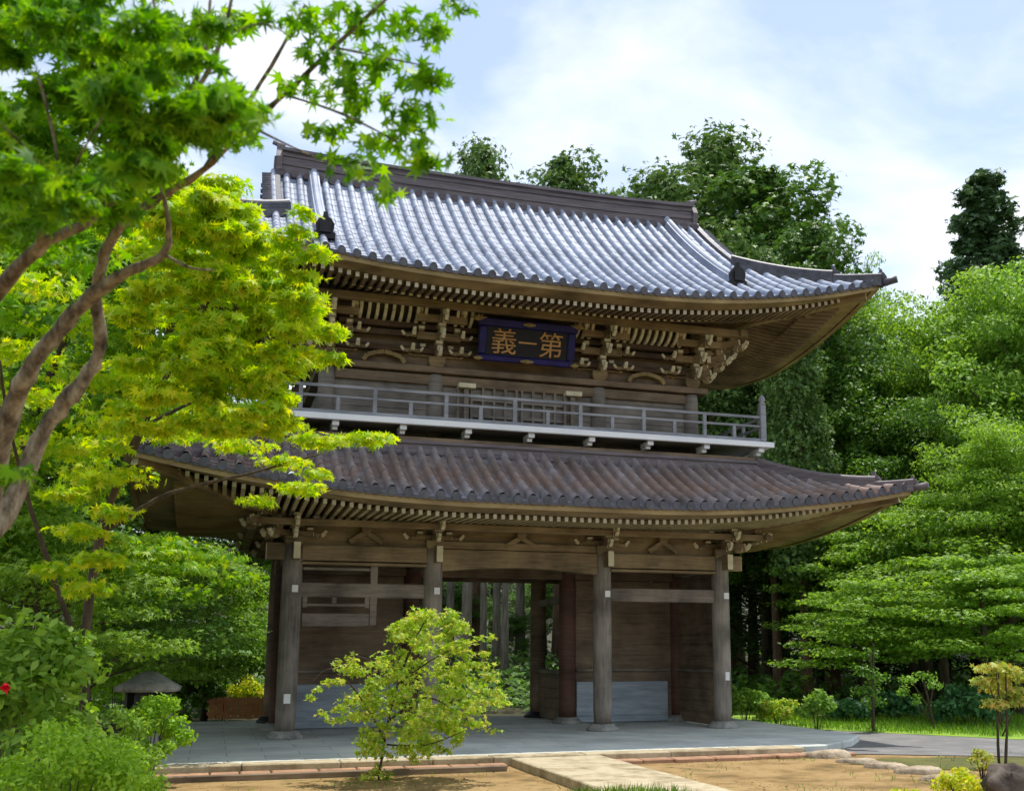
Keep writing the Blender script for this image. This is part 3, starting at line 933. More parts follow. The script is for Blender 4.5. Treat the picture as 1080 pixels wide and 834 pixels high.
def eave(parent, A, B, lf, zt, tiers, wall_d, wall_z, mats):
    """tiers = [(outer d of soffit, inner d where the rafter ends show, z)]"""
    off = A - B
    fas, sof = MB(), MB()
    for side in range(4):
        half = A if side % 2 == 0 else B
        strip(fas, side, off, half, B - .02, zt - .005, 1, B - .02, zt - .085, 1, lf, B)
        strip(fas, side, off, half, B - .02, zt - .085, 1, B - .12, zt - .085, 1, lf, B)
        strip(sof, side, off, half, B + .0, zt + .02, 1, B - .02, zt - .002, 1, lf, B)
        prev = (B - .12, zt - .06, 1.0)
        for (d, z, w) in tiers:
            strip(sof, side, off, half, prev[0], prev[1], prev[2], d, z, w, lf, B)
            strip(sof, side, off, half, d, z, w, d, z + .015, w, lf, B)
            prev = (d, z + .015, w)
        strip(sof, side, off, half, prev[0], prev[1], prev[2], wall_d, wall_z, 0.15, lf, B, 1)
    fas.build('eave_board', mats[0], parent)
    sof.build('soffit', [mats[1], 'wood_deep'], parent)


eave(low_o, LA, LB, LFL, 4.13, [(4.52, 4.035, .92)], 2.40, 4.20, ('wood_ochre', 'wood_brown'))
eave(up_o, UA, UB, LFU, 8.42, [(4.28, 8.315, .95), (3.64, 8.37, .75)], 2.10, 8.92, ('wood_ochre', 'wood_brown'))

rest = MB()


def rafters(side, off, half, B, lf, d_out, z_out, w_out, d_in, z_in, w_in, spacing, w, h, single=None, body=0, end=1):
    mpf = side_map(side, off)
    reach = half - (B - d_out) - 0.08
    n = int(2 * reach / spacing)
    for i in range(n + 1):
        s = -reach + 2 * reach * i / n
        e = half - abs(s) - (B - d_out) * abs(s) / reach
        di = max(d_in, abs(s) - (half - B) + .06)
        if di > d_out - .1: di = d_out - .1
        t = (d_out - di) / (d_out - d_in)
        zi = z_out + (z_in - z_out) * t
        wi = w_out + (w_in - w_out) * t
        l = lf(e)
        x0, y0 = mpf(s, di); x1, y1 = mpf(s, d_out)
        mb = MB() if single is not None else rest
        mb.beam((x0, y0, zi + wi * l), (x1, y1, z_out + w_out * l), w, h, body, end=end)
        if single is not None:
            mb.build('rafter', ['rafter', 'white'], single)


for side in range(4):
    lh, uh = (LA, UA) if side % 2 == 0 else (LB, UB)
    rafters(side, 2.1, lh, LB, LFL, 4.50, 3.985, .92, 2.5, 4.07, .2, .150, .068, .085, single=low_o if side == 0 else None)
    rafters(side, 2.45, uh, UB, LFU, 4.26, 8.265, .95, 3.5, 8.36, .72, .155, .072, .085, body=2)
    rafters(side, 2.45, uh, UB, LFU, 3.62, 8.30, .75, 2.3, 8.70, .2, .155, .07, .085, body=2, end=3)  # upper rafter bodies coloured dark to stand in for eave shade
tag(rest.build('rafter_rows', ['wood_ochre', 'white', 'wood_dark', 'cream'], gate), kind='stuff')
for sx in (-1, 1):                                       # hip rafters under the corners
    for sy in (-1, 1):
        mb = MB()
        mb.beam((sx * 4.5, sy * 2.4, 4.02), (sx * 7.16, sy * 5.06, 4.03 + LFL(0.2)), .16, .17, 0, end=1)
        mb.build('hip_rafter', ['wood_brown', 'cream'], low_o)
        mb = MB()
        mb.beam((sx * 4.0, sy * 2.1, 8.55), (sx * 6.98, sy * 4.53, 8.30 + LFU(0.25)), .17, .18, 0, end=1)
        mb.build('hip_rafter', ['wood_brown', 'cream'], up_o)
# purlins carrying the rafters
mb = MB()
for sy in (-1, 1):
    mb.beam((-5.35, sy * 3.05, 3.93), (5.35, sy * 3.05, 3.93), .14, .12)
for sx in (-1, 1):
    mb.beam((sx * 5.2, -3.2, 3.93), (sx * 5.2, 3.2, 3.93), .14, .118)
mb.build('purlin', 'wood_brown', gate, bevel=0.01)
mb = MB()
for sy in (-1, 1):
    mb.beam((-4.95, sy * 2.95, 8.40), (4.95, sy * 2.95, 8.40), .14, .15)
for sx in (-1, 1):
    mb.beam((sx * 4.8, -3.1, 8.40), (sx * 4.8, 3.1, 8.40), .14, .148)
mb.build('purlin', 'wood_brown', gate, bevel=0.01)


# ---- bracket clusters
def arm(mb, c, d, ln, w, h, back=0.0):
    """bracket arm from c along unit d; curved-up nose approximated by two pieces; cream end"""
    d = Vector(d).normalized()
    c = Vector(c)
    p0 = c - d * back
    p1 = c + d * (ln * .72)
    p2 = c + d * ln + Vector((0, 0, h * .18))
    mb.beam(p0, p1, w, h, 0)
    mb.beam(p1 - d * .01 + Vector((0, 0, h * .07)), p2, w * .96, h * .8, 0, end=1)


def nose(mb, c, d, k, w):
    """carved nose: a tongue that dips and curls up, its tip painted cream"""
    d = Vector(d).normalized(); c = Vector(c)
    pr = [(0, 0), (.10, -.035), (.19, -.02), (.26, .04), (.29, .11)]
    q = [c + d * (a * k) + Vector((0, 0, z * k)) for a, z in pr]
    hs = (.12, .11, .095, .075)
    for i in range(4):
        mb.beam(q[i], q[i + 1], w * (1 - .1 * i), hs[i] * k, 1 if i >= 2 else 0, end=1)


def block(mb, c, s, h):
    mb.box((c[0], c[1], c[2] + h * .7), (s, s, h * .62), 0)
    mb.box((c[0], c[1], c[2] + h * .2), (s * .98, s * .98, h * .38), 0, taper=.72)


def bracket(x, y, dirs, z0, tier_h, tiers, step, parent=gate):
    """stepped bracket cluster; dirs are the outward directions"""
    mb = MB()
    block(mb, (x, y, z0), .34, .20)
    z = z0 + .20
    for t in range(tiers):
        out = step * (t + 1)
        for d in dirs:
            dv = Vector((d[0], d[1], 0))
            k = 1.0 if abs(d[0]) + abs(d[1]) < 1.1 else 1.25
            dv.normalize()
            o = Vector((x, y, z + tier_h * .3))
            arm(mb, o, dv, out * k + .16, .11, tier_h * .55, .15)
            e = o + dv * (out * k)
            nose(mb, o + dv * (out * k + .02) - Vector((0, 0, tier_h * .25)), dv, .85 + .12 * t, .09)
            block(mb, (e.x, e.y, z + tier_h * .58), .17, tier_h * .42)
            f = e + dv * .09
            sd = Vector((-dv.y, dv.x, 0))
            rq = Matrix(((sd.x, dv.x, 0), (sd.y, dv.y, 0), (0, 0, 1)))
            mb.box((f.x, f.y, z + tier_h * .86), (.13, .012, tier_h * .24), 1, rot=rq)
            # cross arm parallel to the wall on each step
            if k == 1.0:
                w_ = .36 + .08 * t
                for sgn in (-1, 1):
                    q = e - dv * step + sd * (sgn * w_)
                    q0 = e - dv * step
                    mb.beam(q0 + Vector((0, 0, .0)), q, .10, tier_h * .5, 0, end=1)
                    if t == 0: nose(mb, q - Vector((0, 0, .01)), sd * sgn, .8, .08)
                    block(mb, (q.x - sd.x * sgn * .07, q.y - sd.y * sgn * .07, z + tier_h * .56), .15, tier_h * .4)
                    r_ = q - sd * (sgn * .07) + dv * .082
                    mb.box((r_.x, r_.y, z + tier_h * .82), (.11, .012, tier_h * .22), 1, rot=rq)
        z += tier_h
    return mb.build('bracket', ['wood_brown', 'cream'], parent, bevel=0.006)


for sy in (-1, 1):
    for x in CX_:
        if abs(x) < 4:
            bracket(x, sy * BY, [(0, sy)], 3.52, .19, 2, .34)
        else:
            sx = 1 if x > 0 else -1
            bracket(x, sy * BY, [(0, sy), (sx, 0), (sx, sy)], 3.52, .19, 2, .34)
for sx in (-1, 1):
    bracket(sx * AX, 0, [(sx, 0)], 3.52, .19, 2, .34)
for x in (-3.1, 3.1, 0):                                 # small mid-bay struts
    mb = MB()
    for sg in (-1, 1):
        mb.beam((x, -BY - .06, 3.84), (x + sg * .32, -BY - .06, 3.64), .10, .10)
    block(mb, (x, -BY - .08, 3.82), .2, .14)
    mb.build('frog_leg_strut', 'wood_brown', gate, bevel=0.01)

# ---- upper storey
UX, UY = 3.95, 2.10
UCX = (-3.95, -1.77, 1.77, 3.95)
for sy in (-1, 1):
    for i in range(3):
        plank_wall((UCX[i] + .14, sy * (UY - .03), 0), (UCX[i + 1] - .14, sy * (UY - .03), 0), 5.4, 7.16, 'wood_wall', board=.2)
for sx in (-1, 1):
    plank_wall((sx * (UX - .03), -UY + .14, 0), (sx * (UX - .03), UY - .14, 0), 5.4, 7.16, 'wood_wall', board=.2)
for x in UCX:
    for y in (-UY, UY):
        mb = MB()
        mb.lathe((x, y, 0), [(.165, 5.4), (.165, 7.0), (.15, 7.14)], 18)
        mb.build('upper_column', 'wood_wall', gate)
for sy in (-1, 1):
    beam_part('plate_beam', (-4.3, sy * UY, 7.23), (4.3, sy * UY, 7.23), .36, .13, 'wood_dark')
    beam_part('wall_beam', (-3.8, sy * (UY + .02), 7.03), (3.8, sy * (UY + .02), 7.03), .14, .2, 'wood_dark')
    plank_wall((-3.9, sy * (UY - .06), 0), (3.9, sy * (UY - .06), 0), 7.3, 8.6, 'wood_dark', name='frieze_board', board=.3)
for sx in (-1, 1):
    beam_part('plate_beam', (sx * UX, -UY + .19, 7.23), (sx * UX, UY - .19, 7.23), .36, .125, 'wood_dark')
    plank_wall((sx * (UX - .06), -UY + .1, 0), (sx * (UX - .06), UY - .1, 0), 7.3, 8.6, 'wood_dark', name='frieze_board', board=.3)
for sy in (-1, 1):
    for x in UCX:
        if abs(x) < 3:
            bracket(x, sy * UY, [(0, sy)], 7.30, .30, 3, .27)
        else:
            sx = 1 if x > 0 else -1
            bracket(x, sy * UY, [(0, sy), (sx, 0), (sx, sy)], 7.30, .30, 3, .27)
for sx in (-1, 1):
    bracket(sx * UX, 0, [(sx, 0)], 7.30, .30, 3, .27)
# cream ribbed coving between the clusters, beams and carved struts below it
for sy in (-1, 1):
    for x0, x1 in ((-3.55, -2.1), (2.1, 3.55), (-1.45, -1.15), (1.15, 1.45)):
        mb = MB()
        n = max(2, int((x1 - x0) / .155))
        for k in range(n + 1):
            x = x0 + (x1 - x0) * k / n
            pts = [(x, sy * (2.36 + .42 * t + .06 * math.sin(math.pi * t)), 8.14 + .30 * t - .06 * math.sin(math.pi * t)) for t in (0, .33, .66, 1)]
            for a, b in zip(pts[:-1], pts[1:]):
                mb.beam(a, b, .06, .06, 0)
        mb.build('coving_ribs', 'cream', gate)
    for z, d in ((7.62, 2.2), (7.92, 2.28), (8.08, 2.36)):
        beam_part('frieze_beam', (-3.8, sy * d, z), (3.8, sy * d, z), .13, .12, 'wood_deep')
    for x in (-3.4, -2.3, -1.3, 1.3, 2.3, 3.4):         # small cloud shaped noses between the clusters
        for z, d, k in ((7.62, 2.26, .7), (7.92, 2.34, .8)):
            mb = MB()
            nose(mb, (x, sy * d, z), (0, sy, 0), k, .09)
            for sg in (-1, 1): nose(mb, (x + sg * .05, sy * (d + .02), z - .02), (sg, 0, 0), .6, .07)
            mb.build('cloud_nose', ['wood_brown', 'cream'], gate)
    for x in (-2.85, 2.85):
        mb = MB()
        pts = [(x - .42, 7.32), (x - .34, 7.44), (x - .16, 7.50), (x, 7.53), (x + .16, 7.50), (x + .34, 7.44), (x + .42, 7.32)]
        for a, b in zip(pts[:-1], pts[1:]):
            mb.beam((a[0], sy * 2.2, a[1]), (b[0], sy * 2.2, b[1]), .12, .09)
        mb.build('frog_leg_strut', 'wood_ochre', gate, bevel=.01)
# centre door with capped jamb posts and lattice leaves
for x in (-1.15, 1.15):
    mb = MB()
    mb.box((x, -UY - .14, 6.40), (.10, .10, .95), 0)
    mb.box((x - .17, -UY - .13, 6.40), (.05, .06, .95), 0)
    mb.box((x, -UY - .16, 6.93), (.36, .2, .10), 1)
    mb.build('door_jamb', ['wood_grey', 'cream'], gate, bevel=.008)
for x in (-.54, .54):
    mb = MB()
    y = -UY - .06
    for zz in (6.02, 6.36, 6.70, 7.0): mb.box((x, y, zz - .02), (1.0, .05, .06))
    for k in range(5): mb.box((x - .48 + .24 * k, y - .002, 6.49), (.05, .052, 1.04))
    mb.build('door_leaf', 'wood_wall', gate)

# balcony
BA, BB = 5.30, 3.20
bal = MB()
for sy in (-1, 1): bal.box((0, sy * (BB - .58), 5.94), (2 * BA - .1, 1.1, .05))
for sx in (-1, 1): bal.box((sx * (BA - .72), 0, 5.94), (1.25, 2 * (BB - 1.13), .05))
balcony = bal.build('balcony', 'rail', gate)
for sy in (-1, 1):
    mb = MB(); mb.beam((-BA - .08, sy * BB, 5.915), (BA + .08, sy * BB, 5.915), .10, .115); mb.build('edge_beam', 'white_beam', balcony, bevel=.008)
for sx in (-1, 1):
    mb = MB(); mb.beam((sx * BA, -BB + .06, 5.915), (sx * BA, BB - .06, 5.915), .10, .113); mb.build('edge_beam', 'white_beam', balcony, bevel=.008)
for x in np.linspace(-5.12, 5.12, 9):
    for sy in (-1, 1):
        mb = MB()
        mb.box((x, sy * (BB - .27), 5.81), (.13, .44, .09)); mb.box((x, sy * (BB - .34), 5.735), (.10, .30, .06))
        mb.build('support_block', 'white_beam', balcony, bevel=.008)
mb = MB()
for sy in (-1, 1):
    mb = MB(); mb.beam((-5.1, sy * 2.95, 5.62), (5.1, sy * 2.95, 5.62), .14, .08); mb.build('sill_beam', 'wood_dark', balcony)
RA, RB = 5.18, 3.10
for sy in (-1, 1):
    for z, w in ((6.53, .055), (6.33, .045), (6.02, .08)):
        mb = MB(); mb.beam((-RA + .05, sy * RB, z), (RA - .05, sy * RB, z), w, w); mb.build('rail', 'rail', balcony)
    for k, x in enumerate(np.linspace(-4.5, 4.5, 14)):
        mb = MB()
        if k % 2: mb.box((x, sy * RB, 6.18), (.07, .06, .28))
        else: mb.box((x, sy * RB, 6.27), (.075, .07, .46))
        mb.build('baluster', 'rail', balcony)
for sx in (-1, 1):
    for z, w in ((6.53, .055), (6.33, .045), (6.02, .08)):
        mb = MB(); mb.beam((sx * RA, -RB + .05, z), (sx * RA, RB - .05, z), w, w); mb.build('rail', 'rail', balcony)
    for x in np.linspace(-2.2, 2.2, 5):
        mb = MB(); mb.box((sx * RA, x, 6.27), (.07, .075, .46)); mb.build('baluster', 'rail', balcony)
    for sy in (-1, 1):
        mb = MB(); mb.box((sx * RA, sy * RB, 6.40), (.13, .13, .80)); mb.lathe((sx * RA, sy * RB, 6.8), [(.075, 0), (.085, .03), (.05, .07), (.08, .13), (.05, .2), (.01, .24)], 12)
        mb.build('corner_post', 'rail', balcony, bevel=.008)

# ---- name plaque hung under the upper eave
plq = empty('name_plaque', (0.02, -2.56, 7.42), 'dark blue framed name plaque with three gold characters under the upper eave', 'sign')
plq.rotation_euler = (R_(14), 0, 0)
mb = MB(); mb.box((0, 0, .43), (1.74, .06, .58)); mb.build('board', 'plaque_black', plq)
mb = MB()
mb.box((0, -.02, .80), (2.14, .12, .17)); mb.box((0, -.02, .07), (2.06, .12, .13))
for s in (-1, 1): mb.box((s * .95, -.02, .43), (.16, .12, .57))
mb.build('frame', 'blue', plq, bevel=.02)
for x, z, w in ((0, .81, .26), (0, .05, .28), (-1.03, .05, .18), (1.03, .05, .18)):
    mb = MB()
    mb.tube([(x - w / 2, -.085, z), (x, -.105, z), (x + w / 2, -.085, z)], [.02, .05, .02], 10)
    mb.build('gilt_mount', 'gilt', plq)
for q in (-1, 1):                                        # flame shaped carvings at the upper corners
    mb = MB()
    for k in range(5):
        an = R_(20 + 32 * k)
        mb.tube([(q * 1.06, -.06, .84), (q * (1.06 + .19 * math.cos(an)), -.08, .84 + .15 * math.sin(an) - .03)], [.05, .008], 6)
    mb.build('corner_carving', 'gilt', plq)
txt = []
for ch, x, sz in (('\u7fa9', -.50, .56), ('\u4e00', .0, .42), ('\u7b2c', .50, .56)):
    cu = bpy.data.curves.new('lettering', 'FONT')
    cu.body = ch; cu.size = sz; cu.extrude = .012; cu.align_x = 'CENTER'; cu.align_y = 'CENTER'
    to = bpy.data.objects.new('lettering_tmp', cu); COL.objects.link(to)
    to.rotation_euler = (R_(90), 0, 0); to.location = (x, -.048, .435)
    txt.append(to)
bpy.context.view_layer.update()
deps = bpy.context.evaluated_depsgraph_get()
lb = bmesh.new()
for to in txt:
    me = bpy.data.meshes.new_from_object(to.evaluated_get(deps))
    t = bmesh.new(); t.from_mesh(me)
    print('glyph verts', len(t.verts), [round(v, 2) for v in (min((v.co.x for v in t.verts), default=0), max((v.co.x for v in t.verts), default=0), min((v.co.y for v in t.verts), default=0), max((v.co.y for v in t.verts), default=0))])
    if len(t.verts):
        xs_ = [v.co.x for v in t.verts]; ys_ = [v.co.y for v in t.verts]
        cx0, cy0 = (min(xs_) + max(xs_)) / 2, (min(ys_) + max(ys_)) / 2
        for v in t.verts: v.co.x -= cx0; v.co.y -= cy0
    bmesh.ops.transform(t, matrix=to.matrix_world, verts=t.verts)
    m2 = bpy.data.meshes.new('g'); t.to_mesh(m2); lb.from_mesh(m2)
    t.free(); bpy.data.meshes.remove(m2); bpy.data.meshes.remove(me)
for to in txt:
    cu = to.data; bpy.data.objects.remove(to); bpy.data.curves.remove(cu)
lm = bpy.data.meshes.new('lettering'); lb.to_mesh(lm); lb.free()
lm.materials.clear(); lm.materials.append(M['gold'])
link_mesh('lettering', lm, plq)


# ------------------------------------------------------------------ trees and plants
def branch_tree(name, mat, paths, parent):
    """one continuous limb mesh from several polylines of (point, radius)"""
    mb = MB()
    for pts in paths:
        P_ = [Vector(p) for p, r in pts]; Rr = [r for p, r in pts]
        # smooth the polyline a little (Catmull-Rom)
        Q, W = [], []
        for i in range(len(P_) - 1):
            p0, p1, p2, p3 = P_[max(i - 1, 0)], P_[i], P_[i + 1], P_[min(i + 2, len(P_) - 1)]
            for t in (0, .2, .4, .6, .8):
                q = 0.5 * ((2 * p1) + (p2 - p0) * t + (2 * p0 - 5 * p1 + 4 * p2 - p3) * t * t + (3 * p1 - p0 - 3 * p2 + p3) * t ** 3)
                Q.append(q); W.append(Rr[i] + (Rr[i + 1] - Rr[i]) * t)
        Q.append(P_[-1]); W.append(Rr[-1])
        mb.tube([q + Vector((random.gauss(0, .10), random.gauss(0, .10), random.gauss(0, .10))) * w for q, w in zip(Q, W)], [w * random.uniform(.88, 1.13) * (1.22 if random.random() < .08 else 1) for w in W], 12)
    return mb.build(name, mat, parent)


def foliage(name, clusters, shape, mat, size, parent, up=0.8, noise=0.7, fan=True, droop=.18, shell=.3, jitter=.3):
    Ps, Ns, Ss = [], [], []
    for c, r, n in clusters:
        P, Nn = clump_points(c, r, int(n), shell, up, noise)
        Ps.append(P); Ns.append(Nn)
    P = np.concatenate(Ps); Nn = np.concatenate(Ns)
    sz = size * rng.uniform(1 - jitter, 1 + jitter, len(P))
    return link_mesh(name, leaf_mesh(name, P, Nn, sz, shape, mat, fan=fan, droop=droop), parent)


def px_clusters(lst, flatten=.5):
    """(px, py, depth, rx_px, ry_px, n) -> world clusters; depth radius like the width"""
    out = []
    for px, py, dep, rx, ry, n in lst:
        c = at(px, py, dep)
        k = dep / F_PX
        out.append((tuple(c), (rx * k, rx * k * .8, ry * k), n))
    return out


def px_path(lst, k=1.0):
    return [(at(px, py, dep), r * k * dep / F_PX) for px, py, dep, r in lst]


# near maple: its stem stands just left of the frame
mA = empty('maple_tree', at_g(-75, 1030), 'large near maple with crooked brown limbs, its big blurred leaves filling the upper left', 'tree')
inv = mA.location.copy()
def rel(paths, o): return [[(p - o, r) for p, r in pth] for pth in paths]
def relc(cl, o): return [((c[0] - o.x, c[1] - o.y, c[2] - o.z), r, n) for c, r, n in cl]
pathsA = [px_path(p, .68) for p in (
    [(-75, 1045, 5.2, 34), (-55, 820, 5.2, 27), (-30, 620, 5.2, 21), (4, 462, 5.1, 15), (28, 395, 5.0, 13), (72, 338, 5.0, 12), (108, 303, 4.95, 10), (140, 284, 4.9, 8), (172, 268, 4.9, 6), (178, 236, 4.85, 4), (168, 190, 4.8, 3)],
    [(-42, 340 + 330, 5.25, 20), (-20, 590, 5.4, 17), (15, 525, 5.6, 14), (48, 452, 5.7, 12), (82, 408, 5.7, 11), (106, 368, 5.7, 9), (101, 312, 5.6, 9), (114, 260, 5.5, 8), (142, 226, 5.4, 7), (186, 198, 5.3, 6), (216, 178, 5.2, 5), (262, 132, 5.0, 4.4), (300, 100, 4.8, 3.8), (352, 50, 4.6, 3.0), (412, -5, 4.4, 2.2)],
    [(-55, 820, 5.2, 20), (-85, 560, 5.0, 17), (-60, 380, 4.7, 15), (-5, 312, 4.6, 13), (40, 262, 4.5, 10), (92, 233, 4.5, 8), (126, 200, 4.5, 7), (154, 166, 4.5, 5), (190, 120, 4.5, 4), (222, 70, 4.5, 4), (240, 20, 4.5, 3), (250, -30, 4.5, 2)],
    [(40, 262, 4.5, 6), (52, 225, 4.4, 4), (62, 205, 4.4, 3), (58, 150, 4.3, 2.4), (40, 80, 4.2, 2)],
    [(216, 178, 5.2, 4), (262, 108, 5.1, 3.4), (292, 60, 5.0, 2.8), (322, 5, 4.9, 2)],
    [(190, 120, 4.5, 3.4), (215, 60, 4.5, 3), (222, 0, 4.5, 2.2)],
    [(178, 60, 4.7, 3), (166, 20, 4.7, 2.4), (158, -20, 4.7, 2)], [(154, 166, 4.5, 3), (170, 110, 4.6, 2.8), (178, 60, 4.7, 2.4)],
    [(172, 268, 4.9, 3), (200, 282, 4.8, 2), (225, 285, 4.7, 1.4)],
    [(300, 100, 4.8, 2), (360, 120, 4.5, 1.6), (420, 150, 4.3, 1.2)], [(352, 50, 4.6, 2), (400, 60, 4.4, 1.4), (450, 70, 4.3, 1)],
    [(262, 132, 5.0, 2), (330, 165, 4.7, 1.4), (390, 180, 4.5, 1)], [(236, 40, 4.5, 1.6), (275, 25, 4.4, 1.2), (310, 40, 4.3, .8)],
    [(92, 233, 4.5, 3), (40, 170, 4.2, 2), (-10, 120, 4.0, 1.6)], [(62, 205, 4.4, 2), (110, 120, 4.1, 1.5), (150, 60, 4.0, 1)])]
branch_tree('trunk', 'bark', rel(pathsA, inv), mA)
cl = []
for k in range(150):
    px, py = random.uniform(-30, 262), random.uniform(-15, 238)
    if py < 100 and px > 150 and random.random() < .75: continue
    if px > 120 + (238 - py) * 1.3: continue
    if py > 170 and px > 170: continue
    w = random.uniform(26, 52)
    cl.append((px, py, random.uniform(3.5, 5.6), w, random.uniform(8, 17), w * 1.6))
for px, py, dep, rx, ry, n in ((25, 250, 5.0, 60, 24, 110), (10, 500, 4.6, 40, 10, 34), (10, 330, 5.8, 60, 26, 110), (70, 270, 6.0, 70, 24, 120), (225, 118, 4.0, 46, 14, 90), (245, 105, 4.2, 30, 10, 50)):
    cl.append((px, py, dep, rx, ry, n))
for px, py, dep, rx, ry, n in (
        (330, 25, 4.6, 48, 15, 70), (380, 18, 4.5, 50, 14, 70), (440, 30, 4.3, 46, 14, 70), (345, 62, 4.6, 46, 12, 60), (400, 66, 4.4, 50, 14, 80), (452, 82, 4.3, 38, 12, 55), (320, 95, 4.7, 40, 10, 45),
        (378, 104, 4.5, 56, 14, 85), (436, 118, 4.35, 44, 12, 60), (352, 138, 4.6, 44, 10, 40), (412, 150, 4.4, 52, 12, 70), (450, 168, 4.3, 30, 10, 40), (385, 178, 4.5, 44, 10, 45), (405, 205, 4.45, 26, 8, 20), (478, 8, 4.2, 30, 8, 25), (340, 165, 4.6, 16, 6, 8), (285, 20, 4.5, 30, 10, 25), (215, 140, 5.0, 60, 14, 60)):
    cl.append((px, py, dep, rx, ry, n * .62))
foliage('crown', relc(px_clusters(cl), inv), STAR7, 'leaf_maple', .056, mA, up=.7, noise=1.5, droop=.25, shell=.1, jitter=.4)

# brighter maple behind it, in full sun
mB = empty('maple_tree', at_g(95, 850), 'sunlit yellow green maple reaching across the left end of the lower roof', 'tree')
inv = mB.location.copy()
pathsB = [px_path(p, .42) for p in (
    [(95, 852, 11.0, 15), (88, 700, 11.0, 13), (108, 560, 10.9, 10), (150, 450, 10.6, 8), (190, 370, 10.2, 6), (230, 300, 9.8, 4), (262, 250, 9.5, 2.4)],
    [(108, 560, 10.9, 8), (180, 520, 11.2, 5), (260, 500, 11.6, 3.4), (340, 478, 12.0, 2)],
    [(150, 450, 10.6, 5), (230, 410, 9.9, 3.4), (300, 370, 9.3, 2)], [(190, 370, 10.2, 4), (270, 345, 9.6, 2.4), (335, 335, 9.2, 1.4)],
    [(88, 700, 11, 8), (40, 560, 10.6, 6), (10, 450, 10.2, 4), (0, 380, 9.8, 3)])]
branch_tree('trunk', 'bark_dark', rel(pathsB, inv), mB)
cl = []
for k in range(215):
    py = random.uniform(195, 455)
    t = (py - 195) / 275
    x1 = 250 + 110 * min(1, t * 1.9) if t < .55 else 360 - 55 * (t - .55) / .45
    x0 = 150 - 40 * t
    u = random.random() ** .7
    w = random.uniform(14, 34)
    cl.append((x0 + (x1 - w * .5 - x0) * u, py, random.uniform(8.4, 11.2), w, random.uniform(4, 10), w * 4.4))
for px, py, rx, n in ((330, 465, 45, 200), (385, 463, 34, 170), (300, 488, 34, 120), (250, 470, 44, 150), (318, 515, 34, 140), (335, 500, 26, 80), (272, 528, 22, 60), (225, 458, 40, 130), (405, 462, 16, 40), (180, 462, 30, 60)):
    cl.append((px, py, random.uniform(11.2, 12.4), rx, 7, n))
for px, py, rx, n in ((335, 268, 26, 70), (312, 245, 22, 50), (318, 292, 26, 90), (345, 350, 24, 90), (350, 378, 20, 60), (322, 225, 18, 30), (300, 258, 24, 60)):
    cl.append((px, py, 8.8, rx, 7, n))
for px, py, rx, n in ((110, 470, 34, 120), (95, 505, 30, 110), (118, 540, 30, 110), (85, 560, 34, 120), (105, 590, 34, 130), (70, 520, 30, 100), (90, 620, 34, 120), (60, 600, 34, 110)):
    cl.append((px, py, random.uniform(9.6, 10.3), rx, 9, n))
for px, py, rx, n in ((30, 300, 60, 200), (60, 340, 60, 200), (150, 330, 60, 220), (100, 400, 60, 220), (40, 420, 60, 200), (160, 400, 60, 220), (130, 450, 60, 220), (60, 470, 60, 220), (20, 370, 50, 180), (150, 260, 50, 180), (120, 500, 60, 200)):
    cl.append((px, py, random.uniform(10, 12), rx, 14, n))
foliage('crown', relc(px_clusters(cl), inv), STAR7, 'leaf_bright', .072, mB, up=.8, noise=1.3, droop=.22, shell=.1)

# greener maple further back that fills the gaps behind the limbs
mD = empty('maple_tree', at_g(20, 800), 'mid green maple behind the crooked limbs, its leaves filling the gaps between them', 'tree')
inv = mD.location.copy()
pathsD = [px_path(p, .6) for p in (
    [(20, 802, 14.5, 12), (28, 640, 14.5, 10), (20, 500, 14.2, 8), (60, 380, 13.8, 6), (110, 280, 13.4, 4), (140, 220, 13, 2)],
    [(28, 640, 14.5, 7), (90, 580, 14, 5), (130, 590, 13.6, 2)], [(20, 500, 14.2, 6), (-20, 400, 14, 4), (-10, 300, 13.6, 2)])]
branch_tree('trunk', 'bark_dark', rel(pathsD, inv), mD)
cl = []
for k in range(190):
    px, py = random.uniform(-30, 225), random.uniform(170, 600)
    if px > 112 and 448 < py < 560: continue
    w = random.uniform(22, 48)
    cl.append((px, py, random.uniform(12.2, 15.5), w, random.uniform(5, 13), w * 4.2))
for px, py, rx, n in ((150, 600, 60, 200), (220, 590, 50, 190), (190, 625, 50, 190), (120, 640, 50, 180), (250, 610, 34, 130), (215, 585, 40, 120)):
    cl.append((px, py, random.uniform(15, 17), rx, 10, n))
foliage('crown', relc(px_clusters(cl), inv), STAR7, 'leaf_mapled', .085, mD, up=.8, noise=1.3, droop=.22, shell=.1)

# small maple standing in front of the gate
b0 = at_g(399, 822, -0.13)
mC = empty('young_maple', b0, 'small yellow green maple standing alone before the left half of the gate', 'tree')
dC = (b0 - CAM).dot(FWD)
pathsC = [px_path(p, .5) for p in (
    [(399, 824, dC, 3.0), (404, 790, dC, 2.6), (412, 750, dC, 2.2), (425, 705, dC, 2.6), (440, 670, dC, 1.8), (452, 648, dC, 1)],
    [(406, 780, dC, 2.4), (380, 735, dC - .3, 1.8), (350, 705, dC - .4, 1.2), (328, 720, dC - .5, .8)],
    [(410, 760, dC, 2.4), (450, 735, dC + .2, 1.8), (495, 760, dC + .1, 1)], [(420, 720, dC, 2), (465, 690, dC - .2, 1.4), (508, 675, dC - .3, .8)],
    [(416, 735, dC, 2), (395, 700, dC + .3, 1.4), (370, 690, dC + .3, .8)], [(408, 785, dC, 2), (450, 785, dC - .3, 1.2), (490, 770, dC - .4, .8)])]
branch_tree('trunk', 'bark_dark', rel(pathsC, b0), mC)
cl = []
